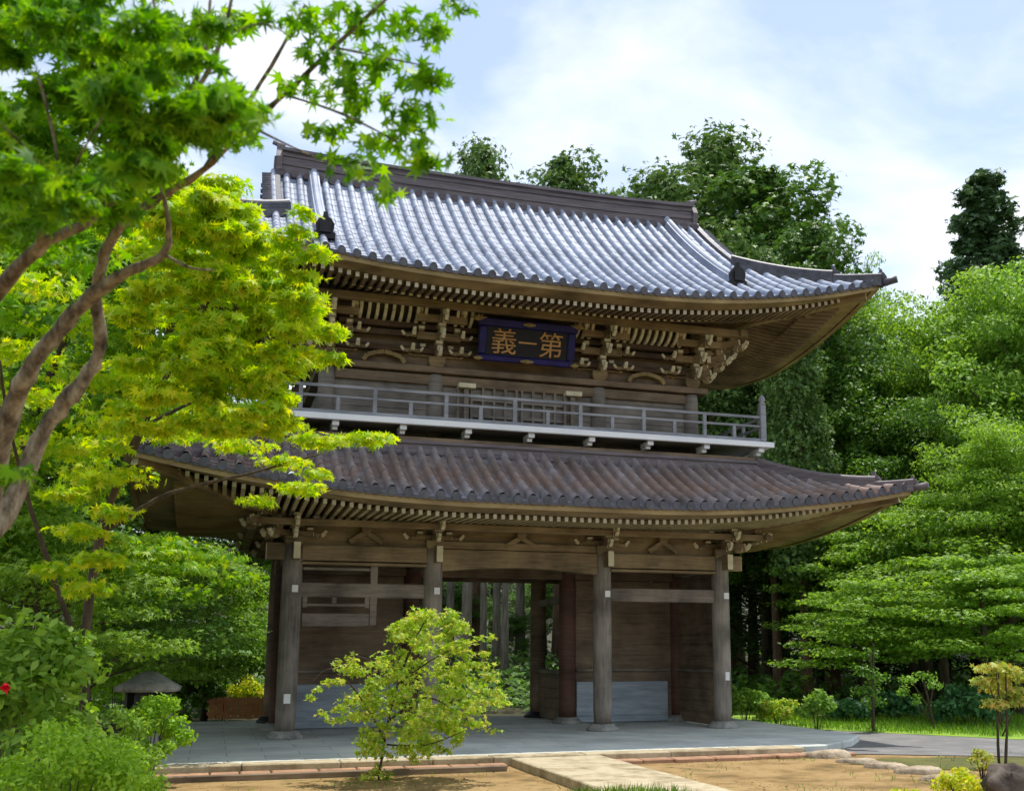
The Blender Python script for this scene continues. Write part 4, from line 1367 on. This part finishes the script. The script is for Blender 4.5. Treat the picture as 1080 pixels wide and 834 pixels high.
for k in range(190):
    t = (k + random.random()) / 190                     # 0 at the top, 1 at the lowest foliage
    py = 650 + 150 * t
    hw = (16 + 100 * (t / .55) ** .85) if t < .55 else 116 - 62 * (t - .55) / .45
    u = random.uniform(-1, 1)
    cx_ = 432 + 22 * (1 - t) - 4 * t + u * hw * .88
    if u < -.5 and .15 < t < .45 and random.random() < .7: continue
    w = random.uniform(8, 17)
    cl.append((cx_, py - abs(u) * 6 + random.uniform(-4, 4), dC + random.uniform(-.8, .8) * (1 - abs(u) * .6), w, random.uniform(4, 9), w * 3.2))
for px, py, rx in ((440, 680, 40), (420, 705, 55), (460, 710, 45), (430, 735, 70), (400, 750, 60), (460, 750, 60), (425, 770, 60), (385, 735, 40), (490, 740, 30), (370, 755, 36), (440, 660, 24)):
    cl.append((px, py, dC + random.uniform(-.5, .5), rx, 13, rx * 1.8))
for px, py in ((334, 728), (346, 718), (328, 736), (360, 706), (372, 694), (356, 698), (506, 674), (516, 672), (520, 770), (512, 764), (452, 645), (443, 650), (340, 752), (350, 760)):
    cl.append((px, py, dC + random.uniform(-.4, .4), 9, 5, 16))
for px, py in ((398, 812), (388, 820), (408, 820), (396, 826)):
    cl.append((px, py, dC + random.uniform(-.1, .1), 10, 8, 36))
foliage('crown', relc(px_clusters(cl), b0), STAR5, 'leaf_small', .054, mC, up=.7, noise=1.2, shell=.05)


# ---- generic trees, built once per kind and copied
def limbs(mb, H, R, nb, z0, r0, lean=.0, up=.5):
    trunk = [(0, 0, 0), (lean * .3, 0, H * .25), (lean * .6, .1, H * .5), (lean, .1, H * .78), (lean, .0, H * .97)]
    mb.tube(trunk, [r0 * 1.25, r0, r0 * .8, r0 * .45, r0 * .1], 10)
    ends = []
    for k in range(nb):
        t = z0 + (0.92 - z0) * (k + random.random()) / nb
        a = k * 2.4 + random.uniform(-.4, .4)
        l = R * (1.0 - .55 * max(0, t - .45) / .55) * random.uniform(.65, 1.0)
        p0 = Vector((lean * t, 0.05, H * t))
        d = Vector((math.cos(a), math.sin(a), up * random.uniform(.4, 1.2)))
        p1 = p0 + d * (l * .5) + Vector((0, 0, .05 * l)); p2 = p0 + d * l
        mb.tube([p0, p1, p2], [r0 * .35 * (1.1 - t), r0 * .22 * (1.1 - t), r0 * .05], 6)
        ends += [(p1, l), (p2, l)]
    return ends


def make_broadleaf(name, label, cat, H, R, n, mat, leaf=.2, flat_=.55, nb=22, z0=.28, bark='bark_dark', group=None, trunk_r=.22, shape=DIAM, clump=.36, layered=False):
    root = empty(name, (0, 0, -200), label, cat, group)
    mb = MB()
    ends = limbs(mb, H, R, nb, z0, trunk_r, up=.25 if layered else .6)
    mb.build('trunk', bark, root)
    cl = []
    for p, l in ends:
        rr = R * clump * random.uniform(.7, 1.15)
        cl.append((tuple(p + Vector((0, 0, rr * .15))), (rr, rr, rr * flat_), n / len(ends) * .8))
        if not layered:
            q = p + Vector((random.uniform(-1, 1), random.uniform(-1, 1), random.uniform(-.2, 1))) * rr * .8
            cl.append((tuple(q), (rr * .6, rr * .6, rr * .6 * flat_), n / len(ends) * .35))
    cl.append(((0, 0, H * .96), (R * .33, R * .33, R * .3), n * .05))
    foliage('crown', cl, shape, mat, leaf, root, up=1.0, noise=1.0, fan=len(shape) > 6, shell=.45, jitter=.4)
    return root


def make_cedar(name, label, H, R, n, mat, z0=.35, group=None, tr=.3, leaf=.34, bark='bark_cedar', top=.16, rounded=.0):
    root = empty(name, (0, 0, -200), label, 'tree', group)
    mb = MB()
    mb.tube([(0, 0, 0), (0, 0, H * .1), (.1, 0, H * .5), (.05, .05, H * .95)], [tr * 1.35, tr, tr * .7, tr * .08], 12)
    cl = []
    nl = 46
    for k in range(nl):
        t = z0 + (1.0 - z0) * ((k + random.random() * .8) / nl) ** .95
        env = (1 - (t - z0) / (1 - z0))
        r_at = R * (top + (1 - top) * env ** (.8 - .3 * rounded)) * random.uniform(.55, 1.1) * (1 if t > z0 + .08 else .7)
        a = k * 2.399 + random.uniform(-.5, .5)
        c = Vector((math.cos(a) * r_at * .62, math.sin(a) * r_at * .62, H * t - r_at * .12))
        rr = r_at * random.uniform(.42, .6) + .25
        cl.append((tuple(c), (rr, rr, rr * .72), n / nl * (0.4 + env)))
        mb.tube([(0, 0, H * t - r_at * .05), tuple(c)], [tr * .16 * env + .02, .015], 5)
    mb.build('trunk', bark, root)
    cl.append(((0, 0, H * .97), (R * .2, R * .2, H * .03 + .3), n * .03))
    foliage('crown', cl, SPRAY, mat, leaf, root, up=.7, noise=1.1, fan=True, shell=.5, jitter=.4, droop=.3)
    return root


def place(proto, px, y, top_py, H0, label, group=None, rz=None, gz=None, wide=1.0, first=[]):
    """stand a tree on the ground plane y at photo column px so that its top shows at top_py"""
    top = at_y(px, top_py, y)
    g = ground_z(top.x, y) if gz is None else gz
    s = (top.z - g) / H0
    rz = random.uniform(0, 6.28) if rz is None else rz
    key = proto.name
    if key not in first:
        first.append(key)
        proto.location = (top.x, y, g); proto.rotation_euler = (0, 0, rz); proto.scale = (s * wide, s * wide, s)
        proto['label'] = label
        if group: proto['group'] = group
        return proto
    return copy_thing(proto, (top.x, y, g), rz, (s * wide, s * wide, s), label, group)


cedA = make_cedar('cedar_tree', 'x', 21, 3.4, 24000, 'leaf_cedar', .30, leaf=.24, rounded=1, top=.42)
cedB = make_cedar('cedar_tree', 'x', 22, 2.6, 22000, 'leaf_cedar_dark', .42, leaf=.24, top=.2)
cedC = make_cedar('cedar_tree', 'x', 21, 3.8, 30000, 'leaf_cedarc', .22, leaf=.24, rounded=1, top=.4)
# crowns that show above the roof, left to right
place(cedA, 511, 26, 132, 22, 'round topped dark cedar showing above the ridge, left of the pair over the name plaque', wide=.75)
place(cedA, 592, 24, 145, 22, 'cedar with a rounded crown above the middle of the ridge', wide=.9)
place(cedC, 640, 26, 185, 22, 'low bushy cedar top just clearing the ridge between two taller crowns', wide=.8)
place(cedA, 700, 17, 165, 22, 'cedar rising behind the right end of the main ridge', wide=1.2)
place(cedA, 760, 19, 124, 22, 'tallest dark cedar behind the right gable with ragged side tufts', wide=1.15, rz=2.2)
place(cedC, 805, 14, 160, 22, 'full bright sided cedar behind the upper roof right of the tallest one', wide=1.3)
place(cedC, 858, 10, 218, 22, 'cedar sloping down behind the upturned right roof corner', wide=.95)
place(cedA, 745, 10, 215, 22, 'broad cedar close behind the right gable', wide=.9)
place(cedB, 1034, 34, 186, 22, 'lone dark conical cedar standing on the skyline at far right', wide=1.4)
place(cedA, 835, 6.5, 262, 22, 'cedar with a bare reddish trunk behind the azalea bushes right of the gate', wide=.75, rz=1)
place(cedA, 806, 9.5, 245, 22, 'shaded cedar with a grey trunk just left of the reddish one', wide=.7, rz=2)
# the grove seen through the gate: bare straight trunks
cedG = make_cedar('grove_cedar', 'x', 20, 2.0, 3500, 'leaf_cedar', .55, tr=.17, bark='bark_grey', leaf=.3)
for i, (px, y, w, lab) in enumerate(((500, 13, 1.25, 'thick grey cedar trunk seen through the gate, leftmost in the opening'), (517, 17, .8, 'slim pale cedar trunk seen through the gate beside the thick one'), (530, 20, 1.0, 'brown cedar trunk in the middle of the gate opening'),
                                      (538, 15, .9, 'pale grey green cedar trunk right of the middle of the gate opening'), (484, 21, 1.0, 'distant cedar trunk at the left edge of the gate opening'), (553, 24, 1.2, 'shaded cedar trunk near the right jamb of the gate opening'), (470, 17, 1.0, 'cedar trunk hidden mostly by the left jamb of the gate opening'))):
    place(cedG, px, y, 215 + 5 * i, 20, lab, 'cedar trunks seen through the gate', wide=w)

brA = make_broadleaf('broadleaf_tree', 'x', 'tree', 10, 4.2, 40000, 'leaf_green', .115, nb=40, flat_=.34, clump=.27)
brB = make_broadleaf('broadleaf_tree', 'x', 'tree', 10, 4.4, 40000, 'leaf_lush', .115, nb=40, flat_=.30, clump=.27)
brC = make_broadleaf('broadleaf_tree', 'x', 'tree', 10, 4.0, 32000, 'leaf_mid', .13, nb=34, flat_=.4, clump=.3)
brD = make_broadleaf('broadleaf_tree', 'x', 'tree', 10, 4.2, 20000, 'leaf_dark', .17, nb=24, flat_=.6, z0=.12)
mpl = make_broadleaf('layered_maple', 'x', 'tree', 6, 3.4, 17000, 'leaf_lush', .10, nb=30, flat_=.2, z0=.3, shape=STAR5, clump=.34, layered=True, trunk_r=.12)
mpd = make_broadleaf('layered_maple', 'x', 'tree', 6, 3.4, 15000, 'leaf_mid', .105, nb=28, flat_=.2, z0=.3, shape=STAR5, clump=.34, layered=True, trunk_r=.12)

place(brB, 1005, 8, 272, 11.6, 'tall light green tree whose dome fills the right edge under the skyline cedar', wide=.8)
place(brA, 1085, 5, 240, 11.6, 'bright leafy tree at the right edge, partly out of the picture', wide=.8)
place(brA, 945, 14, 300, 11.6, 'green tree behind the tip of the upper roof', wide=.75)
place(brC, 895, 9, 340, 11.6, 'mid green tree right of the upper roof corner', wide=.8)
place(brB, 800, 12, 395, 11.6, 'sunlit tree peeping over the right end of the balcony', wide=.8)
place(brA, 893, 15, 248, 11.6, 'thin crowned light green tree beside the cedars over the roof corner', wide=.36)
place(brC, 960, 6, 395, 11.6, 'green tree above the right tip of the lower roof', wide=.85)
place(brB, 1050, 1, 420, 11.6, 'pale green tree right of the lower roof tip', wide=.9)
place(mpl, 985, 3.0, 525, 6, 'layered maple spreading over the lawn right of the gate', wide=1.0)
place(mpl, 1075, 1.0, 500, 6, 'light green layered maple at the right edge of the lawn', wide=.9)
place(mpl, 905, 5.0, 560, 6, 'maple with drooping tiers beside the bare cedar trunks', wide=.95)
place(mpd, 955, 7.0, 540, 6, 'darker maple standing behind the layered maples', wide=1.1)
place(mpl, 1030, -1.0, 585, 6, 'low layered maple at the back of the lawn near the right edge', wide=1.35)
place(mpl, 915, 1.5, 612, 6, 'low maple with thin tiers behind the slim sapling', wide=1.2)
place(mpl, 1100, 4.5, 380, 6, 'tall layered maple leaning in from the right edge', wide=.8)
# dark under-storey at right and behind the gate
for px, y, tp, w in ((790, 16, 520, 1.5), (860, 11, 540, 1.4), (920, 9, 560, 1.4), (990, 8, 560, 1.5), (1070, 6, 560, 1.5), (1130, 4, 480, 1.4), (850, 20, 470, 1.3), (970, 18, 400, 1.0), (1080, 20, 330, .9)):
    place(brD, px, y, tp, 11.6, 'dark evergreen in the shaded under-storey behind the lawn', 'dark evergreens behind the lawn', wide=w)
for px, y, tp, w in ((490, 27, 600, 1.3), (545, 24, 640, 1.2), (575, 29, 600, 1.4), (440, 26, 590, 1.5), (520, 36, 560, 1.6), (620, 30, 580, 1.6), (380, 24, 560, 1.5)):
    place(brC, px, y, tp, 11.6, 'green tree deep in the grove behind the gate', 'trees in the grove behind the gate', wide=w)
n = 26000
ux = rng.uniform(-16, 32, n); uy = rng.uniform(4.5, 30, n)
keep = (np.abs(ux) > 6.2) | (uy > 7)
ux, uy = ux[keep], uy[keep]
hz = 0.25 + 0.9 * np.clip(np.sin(ux * 1.3 + np.sin(uy * .9) * 2) * np.cos(uy * 1.1 + ux * .4) + .35, 0, 1)
uz = np.array([ground_z(a, b) for a, b in zip(ux, uy)]) + rng.uniform(0, 1, len(ux)) ** .6 * hz
tag(link_mesh('undergrowth', leaf_mesh('undergrowth', np.stack([ux, uy, uz], 1), np.stack([rng.normal(size=len(ux)) * .5, rng.normal(size=len(ux)) * .5 - .2, np.ones(len(ux))], 1), rng.uniform(.16, .36, len(ux)), SPRAY, 'leaf_mid')),
    'ferns and low green undergrowth on the forest floor behind the gate', 'undergrowth', kind='stuff')
# left bank
for px, y, tp, w, pr, lab in ((60, 2, 330, 1.1, brC, 'mid green tree behind the maple limbs at left'), (190, 13, 400, 1.0, brA, 'leafy tree behind the left end of the gate'), (-40, -4, 250, 1.1, brC, 'green tree at the left edge behind the near maple'),
                               (130, 18, 200, 1.0, brC, 'tall dark tree seen between the maple branches at left'), (270, 14, 420, .9, brC, 'green tree beyond the left end of the gate'), (20, 16, 120, 1.0, brD, 'tallest dark tree in the left corner behind the maples')):
    place(pr, px, y, tp, 11.6, lab, wide=w)
place(mpd, 105, -5.5, 560, 6, 'green maple below the left roof corner', wide=1.15)
place(mpl, 225, 6.0, 590, 6, 'maple beside the left front column', wide=.95)
place(mpl, 50, -8.5, 545, 6, 'light maple low at the left edge above the red flower', wide=1.0)
place(mpl, 160, -1.0, 600, 6, 'small bright maple left of the platform', wide=1.0)


# ---- shrubs
def make_shrub(name, label, cat, pos, w, h, n, mat, leaf, shape=OVAL, group=None, stems=7, lumps=12, fan=False, extra=None):
    root = empty(name, pos, label, cat, group)
    mb = MB()
    cl = []
    for k in range(lumps):
        a = k * 2.399 + random.uniform(-.3, .3)
        r = w * math.sqrt((k + .5) / lumps) * .72
        z = h * (.16 + .66 * (1 - (r / w) ** 2) * random.uniform(.45, 1.1))
        rr = w * random.uniform(.26, .40)
        cl.append(((math.cos(a) * r, math.sin(a) * r, z), (rr, rr, min(rr * .8, h * .3)), n / lumps))
        if k < stems:
            mb.tube([(math.cos(a) * r * .2, math.sin(a) * r * .2, -.02), (math.cos(a) * r * .5, math.sin(a) * r * .5, z * .5), (math.cos(a) * r, math.sin(a) * r, z)], [.010, .007, .003], 5)
    mb.build('stems', 'bark_dark', root)
    foliage('leaves', cl, shape, mat, leaf, root, up=.6, noise=1.2, fan=fan, shell=.35, jitter=.35)
    return root


def gpt(px, py, z=-.12):
    p = at_g(px, py, z); return (p.x, p.y, z)


make_shrub('azalea_bush', 'light green azalea bush hugging the right front column', 'shrub', gpt(786, 764), .55, .95, 1500, 'leaf_lush', .09)
make_shrub('azalea_bush', 'low azalea bush with paler young leaves at the foot of the bare cedars', 'shrub', gpt(822, 765), .65, .75, 1500, 'leaf_small', .09)
make_shrub('azalea_bush', 'rounded green azalea bush on the lawn right of the bare cedar trunks', 'shrub', gpt(862, 770), .50, 1.0, 1700, 'leaf_green', .085)
make_shrub('azalea_bush', 'small azalea bush between the column bush and the rounded one', 'shrub', gpt(805, 760), .6, .8, 1300, 'leaf_green', .09)
hy = make_shrub('hydrangea_bush', 'low hydrangea with pale flower heads at the back of the lawn', 'shrub', gpt(893, 760), .7, .55, 900, 'leaf_teal', .13)
foliage('flower_heads', [((math.cos(k * 2.4) * .4, math.sin(k * 2.4) * .4 - .1, .42 + .1 * (k % 2)), (.09, .09, .07), 60) for k in range(7)], DIAM, 'flower', .04, hy, fan=False)
make_shrub('hydrangea_bush', 'broad blue green hydrangea behind the orange tinted sapling', 'shrub', gpt(1022, 764), 1.0, .9, 1700, 'leaf_teal', .14)
make_shrub('hydrangea_bush', 'shaded hydrangea between the two staked saplings', 'shrub', gpt(945, 757), .9, .7, 1300, 'leaf_teal', .13)


def sapling(label, px, py, top, crown, mat, leaf=.07, n=900, stems=1, shape=DIAM, bark='bark_dark', lean=0, thick=1.6):
    b = at_g(px, py, -.12)
    dep = (b - CAM).dot(FWD)
    root = empty('sapling', b, label, 'sapling')
    paths = []
    for s in range(stems):
        o = (s - (stems - 1) / 2) * 7
        paths.append(px_path([(px + o, py + 1, dep, thick), (px + o * 1.4 + lean * .3, py - (py - top) * .35, dep, thick * .85), (px + o * 1.2 + lean * .6, py - (py - top) * .65, dep, thick * .65), (px + o + lean, top + 6, dep, thick * .3)]))
    for cx_, cy_, rx, ry in crown[::2]:
        paths.append(px_path([(px + lean * .4, (py + cy_) / 2 + 4, dep, thick * .6), (cx_, cy_, dep + random.uniform(-.2, .2), thick * .25)]))
    branch_tree('trunk', bark, rel(paths, b), root)
    tot = sum(c[2] * c[3] for c in crown)
    cl = [(c[0], c[1], dep + random.uniform(-.25, .25), c[2], c[3], n * c[2] * c[3] / tot) for c in crown]
    foliage('crown', relc(px_clusters(cl), b), shape, mat, leaf, root, up=.6, noise=1.1, fan=len(shape) > 6, shell=.15)
    return root


sapling('slim dull green sapling with an upright crown in the middle of the lawn', 921, 771, 672, [(918, 690, 12, 9), (912, 706, 16, 9), (924, 715, 18, 9), (914, 728, 20, 9), (922, 740, 16, 7)], 'leaf_mid', .075, 800)
sapling('sapling with a drooping one sided crown right of the slim dull green one', 985, 768, 705, [(960, 716, 14, 6), (975, 712, 16, 6), (985, 722, 12, 7), (952, 728, 8, 8), (967, 738, 6, 8)], 'leaf_green', .07, 420, lean=-14)
sapling('orange tinted young maple on two thin stems beside the dark boulder', 1057, 806, 690, [(1050, 704, 26, 7), (1070, 712, 24, 8), (1042, 718, 20, 7), (1060, 728, 26, 8), (1075, 738, 14, 7), (1050, 742, 18, 6)], 'leaf_orange', .075, 800, stems=2, shape=STAR5)

# boulder and plants in the bottom right corner
g = at_g(1066, 850, -.13)
mb = MB()
nz_ = [(random.uniform(-1, 1), random.uniform(-1, 1), random.uniform(-1, 1)) for _ in range(9)]
rows = []
for i in range(17):
    th = math.pi * i / 16
    r = []
    for k in range(25):
        ph = 2 * math.pi * k / 24
        d = Vector((math.sin(th) * math.cos(ph), math.sin(th) * math.sin(ph), math.cos(th)))
        kk = 1 + sum(.05 * math.sin(3.1 * d.dot(Vector(v)) * (1 + j * .5) + j) for j, v in enumerate(nz_))
        r.append((d.x * .31 * kk, d.y * .30 * kk, .18 + d.z * .27 * kk))
    rows.append(r)
mb.grid(rows)
tag(mb.build('boulder', 'rock', loc=g), 'dark rounded boulder cut by the bottom right corner', 'boulder')
make_shrub('spirea_bush', 'yellow green low bush in front of the dark boulder', 'shrub', gpt(1012, 846), .36, .40, 1100, 'leaf_yellow', .045)
make_shrub('spirea_bush', 'flat yellow bush at the bottom edge left of the boulder', 'shrub', gpt(962, 852), .40, .22, 900, 'leaf_yellow', .04)
make_shrub('spirea_bush', 'small rusty leaved bush between the boulder and the moss', 'shrub', gpt(1036, 822), .2, .5, 260, 'leaf_orange', .05)
# flat stones edging the moss
M['stone_warm'] = mat_noise('warm_stone', [srgb(112, 98, 82), srgb(160, 144, 122), srgb(192, 178, 154)], scale=4, rough=0.9, bump=0.8, fine=24)
for i, (px, py, w, lab) in enumerate(((832, 795, .5, 'dark flat stone at the left end of the stone edging'), (868, 798, .85, 'largest pale flat stone in the stone edging'), (905, 804, .6, 'flat stone just right of the largest pale stone'), (936, 809, .62, 'flat stone halfway along the stone edging'), (966, 815, .62, 'sloping flat stone near the right end of the edging'), (998, 823, .6, 'flat stone at the right end of the edging by the yellow bush'))):
    p = at_g(px, py, -.13)
    mb = MB()
    n = 17
    ph = random.uniform(0, 6)
    ring = [(math.cos(2 * math.pi * k / n) * w * random.uniform(.42, .62), math.sin(2 * math.pi * k / n) * w * random.uniform(.26, .40)) for k in range(n)]
    hh = random.uniform(.05, .10)
    tx, ty = random.uniform(-.06, .06), random.uniform(-.08, .02)
    for z, q in ((-.05, 1.06), (hh * .6, 1.0), (hh, .8), (hh * 1.1, .45)):
        mb.v += [(x * q + random.uniform(-.02, .02), y * q + random.uniform(-.02, .02), z + (x * tx + y * ty if z > 0 else 0) + random.uniform(-.008, .008)) for x, y in ring]
    for l in range(3):
        for k in range(n):
            k2 = (k + 1) % n
            mb.face((l * n + k, l * n + k2, (l + 1) * n + k2, (l + 1) * n + k), 0, True)
    mb.face([3 * n + k for k in range(n)], 0, True)
    o = tag(mb.build('edging_stone', 'rock' if i == 0 else 'stone_warm', loc=p), lab, 'stone', 'flat stones edging the moss')
    o.rotation_euler = (0, 0, -.45 + random.uniform(-.2, .2))

# litter on the sandy court: fallen leaves, grit and low weeds too many to count
n = 5200
lx = rng.uniform(-9, 9, n); ly = rng.uniform(-15, -7.0, n)
keep = ((lx < -1.46) | (lx > .04)) & (rng.uniform(0, 1, n) < .25 + .75 * (np.sin(lx * 1.7 + np.cos(ly * 1.3) * 1.5) > .1))
lx, ly = lx[keep], ly[keep]
tag(link_mesh('leaf_litter', leaf_mesh('leaf_litter', np.stack([lx, ly, np.full(len(lx), -.122)], 1), np.stack([rng.normal(size=len(lx)) * .25, rng.normal(size=len(lx)) * .25, np.ones(len(lx))], 1), rng.uniform(.015, .05, len(lx)), DIAM, 'litter', fan=False)),
    'fallen leaves and grit strewn over the sandy ground', 'leaf litter', kind='stuff')
n = 2600
lx = rng.uniform(-8.5, 8.5, n); ly = rng.uniform(-12, -7.0, n)
keep = ((lx < -1.5) | (lx > .1)) & (np.sin(lx * 2.3 + 1) * np.cos(ly * 2.1 + lx) > .45)
lx, ly = lx[keep], ly[keep]
tag(link_mesh('weeds', leaf_mesh('weeds', np.stack([lx, ly, np.full(len(lx), -.13)], 1), np.stack([rng.normal(size=len(lx)), rng.normal(size=len(lx)), rng.normal(size=len(lx)) * .5], 1), rng.uniform(.03, .09, len(lx)), BLADE * np.array([[3.0, 1]]), 'grass', fan=False, droop=.3, axis=rng.normal(size=len(lx)) * .5)),
    'thin low weeds scattered over the sandy ground', 'weeds', kind='stuff')


def tuft(label, px, py, w, n, h, mat='grass', name='grass_tuft', z=-.13, wd=1.0):
    b = at_g(px, py, z)
    r = rng.uniform(0, 1, n) ** .5 * w; a = rng.uniform(0, 6.28, n)
    P = np.stack([np.cos(a) * r, np.sin(a) * r * .7, np.zeros(n)], 1)
    nn = np.stack([rng.normal(size=n), rng.normal(size=n), rng.normal(size=n) * .45], 1)
    me = leaf_mesh(name, P, nn, rng.uniform(.5, 1.0, n) * h, BLADE * np.array([[wd, 1]]), mat, fan=False, droop=.25, axis=rng.normal(size=n) * .35)
    o = link_mesh(name, me); o.location = b
    return tag(o, label, 'grass')


tuft('tuft of fine bright grass at the bottom edge beside the slab path', 662, 852, .75, 1500, .26, wd=.8)
tuft('clump of dark sword shaped leaves in the bottom left corner', 42, 905, .28, 120, .55, mat='leaf_teal', name='iris_clump', wd=1.0)

# left bank shrubs
def shrub_px(name, label, px, py_base, w_px, top, n, mat, leaf, dep, shape=OVAL, lumps=14):
    b = at(px, py_base, dep); b = Vector((b.x, b.y, -.13))
    k = dep / F_PX
    ht = at(px, top, dep).z + .13
    return make_shrub(name, label, 'shrub', b, w_px * k, ht, n, mat, leaf, shape, lumps=lumps)


shrub_px('leafy_bush', 'bright yellow green bush low in the bottom left foreground', 75, 800, 95, 708, 6000, 'leaf_bush_lit', .042, 8.5, lumps=22)
shrub_px('leafy_bush', 'small bright bush spilling beside the left edge of the platform', 128, 800, 52, 745, 2400, 'leaf_bush_lit', .045, 9.5, lumps=14)
hb = shrub_px('hibiscus_bush', 'broad leaved green bush with one red flower at the left edge', 25, 780, 90, 585, 3600, 'leaf_lush', .10, 10.0, lumps=24)  # lighter leaf colour stands in for sun the maples block
fl = at(6, 724, 9.2) - hb.location
foliage('red_flower', [((fl.x, fl.y, fl.z), (.035, .035, .03), 22)], OVAL, 'red', .055, hb, fan=False)
shrub_px('leafy_bush', 'round leaved pale bush right of the stone lantern', 232, 770, 52, 640, 2600, 'leaf_green', .13, 27.0)
shrub_px('leafy_bush', 'deep green bush between the stone lantern and the platform', 192, 775, 46, 680, 2200, 'leaf_mid', .11, 26.0)
shrub_px('leafy_bush', 'yellow leaved bush above the reddish board fence', 258, 752, 26, 708, 900, 'leaf_yellow', .10, 29.0)
shrub_px('leafy_bush', 'light green bush half hiding the pedestal of the stone lantern', 128, 800, 46, 735, 1500, 'leaf_lush', .06, 13.0)
shrub_px('leafy_bush', 'green bush behind the stone lantern', 120, 780, 60, 650, 2200, 'leaf_bush_lit', .08, 18.5)
shrub_px('leafy_bush', 'mid green bush filling the bank under the left roof corner', 165, 780, 60, 630, 2800, 'leaf_bush_lit', .10, 24.0)
shrub_px('leafy_bush', 'green bush close to the left front column', 266, 760, 44, 615, 2400, 'leaf_green', .12, 31.0)

shrub_px('leafy_bush', 'bright green bush just left of the reddish board fence', 212, 765, 40, 655, 2400, 'leaf_bush_lit', .12, 29.5)
shrub_px('leafy_bush', 'bright green bush rising over the yellow bush by the left column', 255, 765, 44, 598, 3000, 'leaf_bush_lit', .12, 33.0)
shrub_px('leafy_bush', 'light green bush by the back left corner of the platform', 180, 775, 34, 690, 1800, 'leaf_lush', .10, 26.0)

shrub_px('leafy_bush', 'low bush in front of the stone lantern, its tips touching the roof', 158, 795, 46, 712, 2600, 'leaf_bush_lit', .06, 14.0)

# reddish board fence by the left column
fr = empty('board_fence', at_g(258, 757), 'low reddish board fence under the yellow bush', 'fence')
mb = MB()
for k in range(9):
    mb.box((-.75 + .17 * k, 0, .24), (.155, .03, .48 + .02 * (k % 3)))
mb.build('boards', 'fence', fr)
mb = MB()
for z in (.12, .4): mb.box((-.07, .035, z), (1.6, .04, .07))
mb.build('rail', 'fence', fr)

# stone lantern among the bushes
lp = at(154, 760, 16.5)
ln = empty('stone_lantern', (lp.x, lp.y, -.13), 'weathered grey stone lantern half buried in the bushes at left', 'lantern', rz=.4, scale=1.18)
mb = MB(); mb.lathe((0, 0, 0), [(.30, 0), (.30, .12), (.2, .16), (.16, .5), (.19, .54), (.34, .62), (.34, .68)], 6); mb.build('pedestal', 'stone', ln)
mb = MB()
for sx in (-1, 1):
    for sy in (-1, 1): mb.box((sx * .17, sy * .17, .82), (.09, .09, .28))
mb.box((0, 0, .82), (.2, .2, .27))
mb.build('fire_box', 'black', ln)  # black colour imitates the shade inside the stone box's opening
mb = MB(); mb.lathe((0, 0, .94), [(.42, .0), (.44, .06), (.3, .13), (.15, .22), (.05, .26)], 6); mb.build('roof', 'stone', ln)
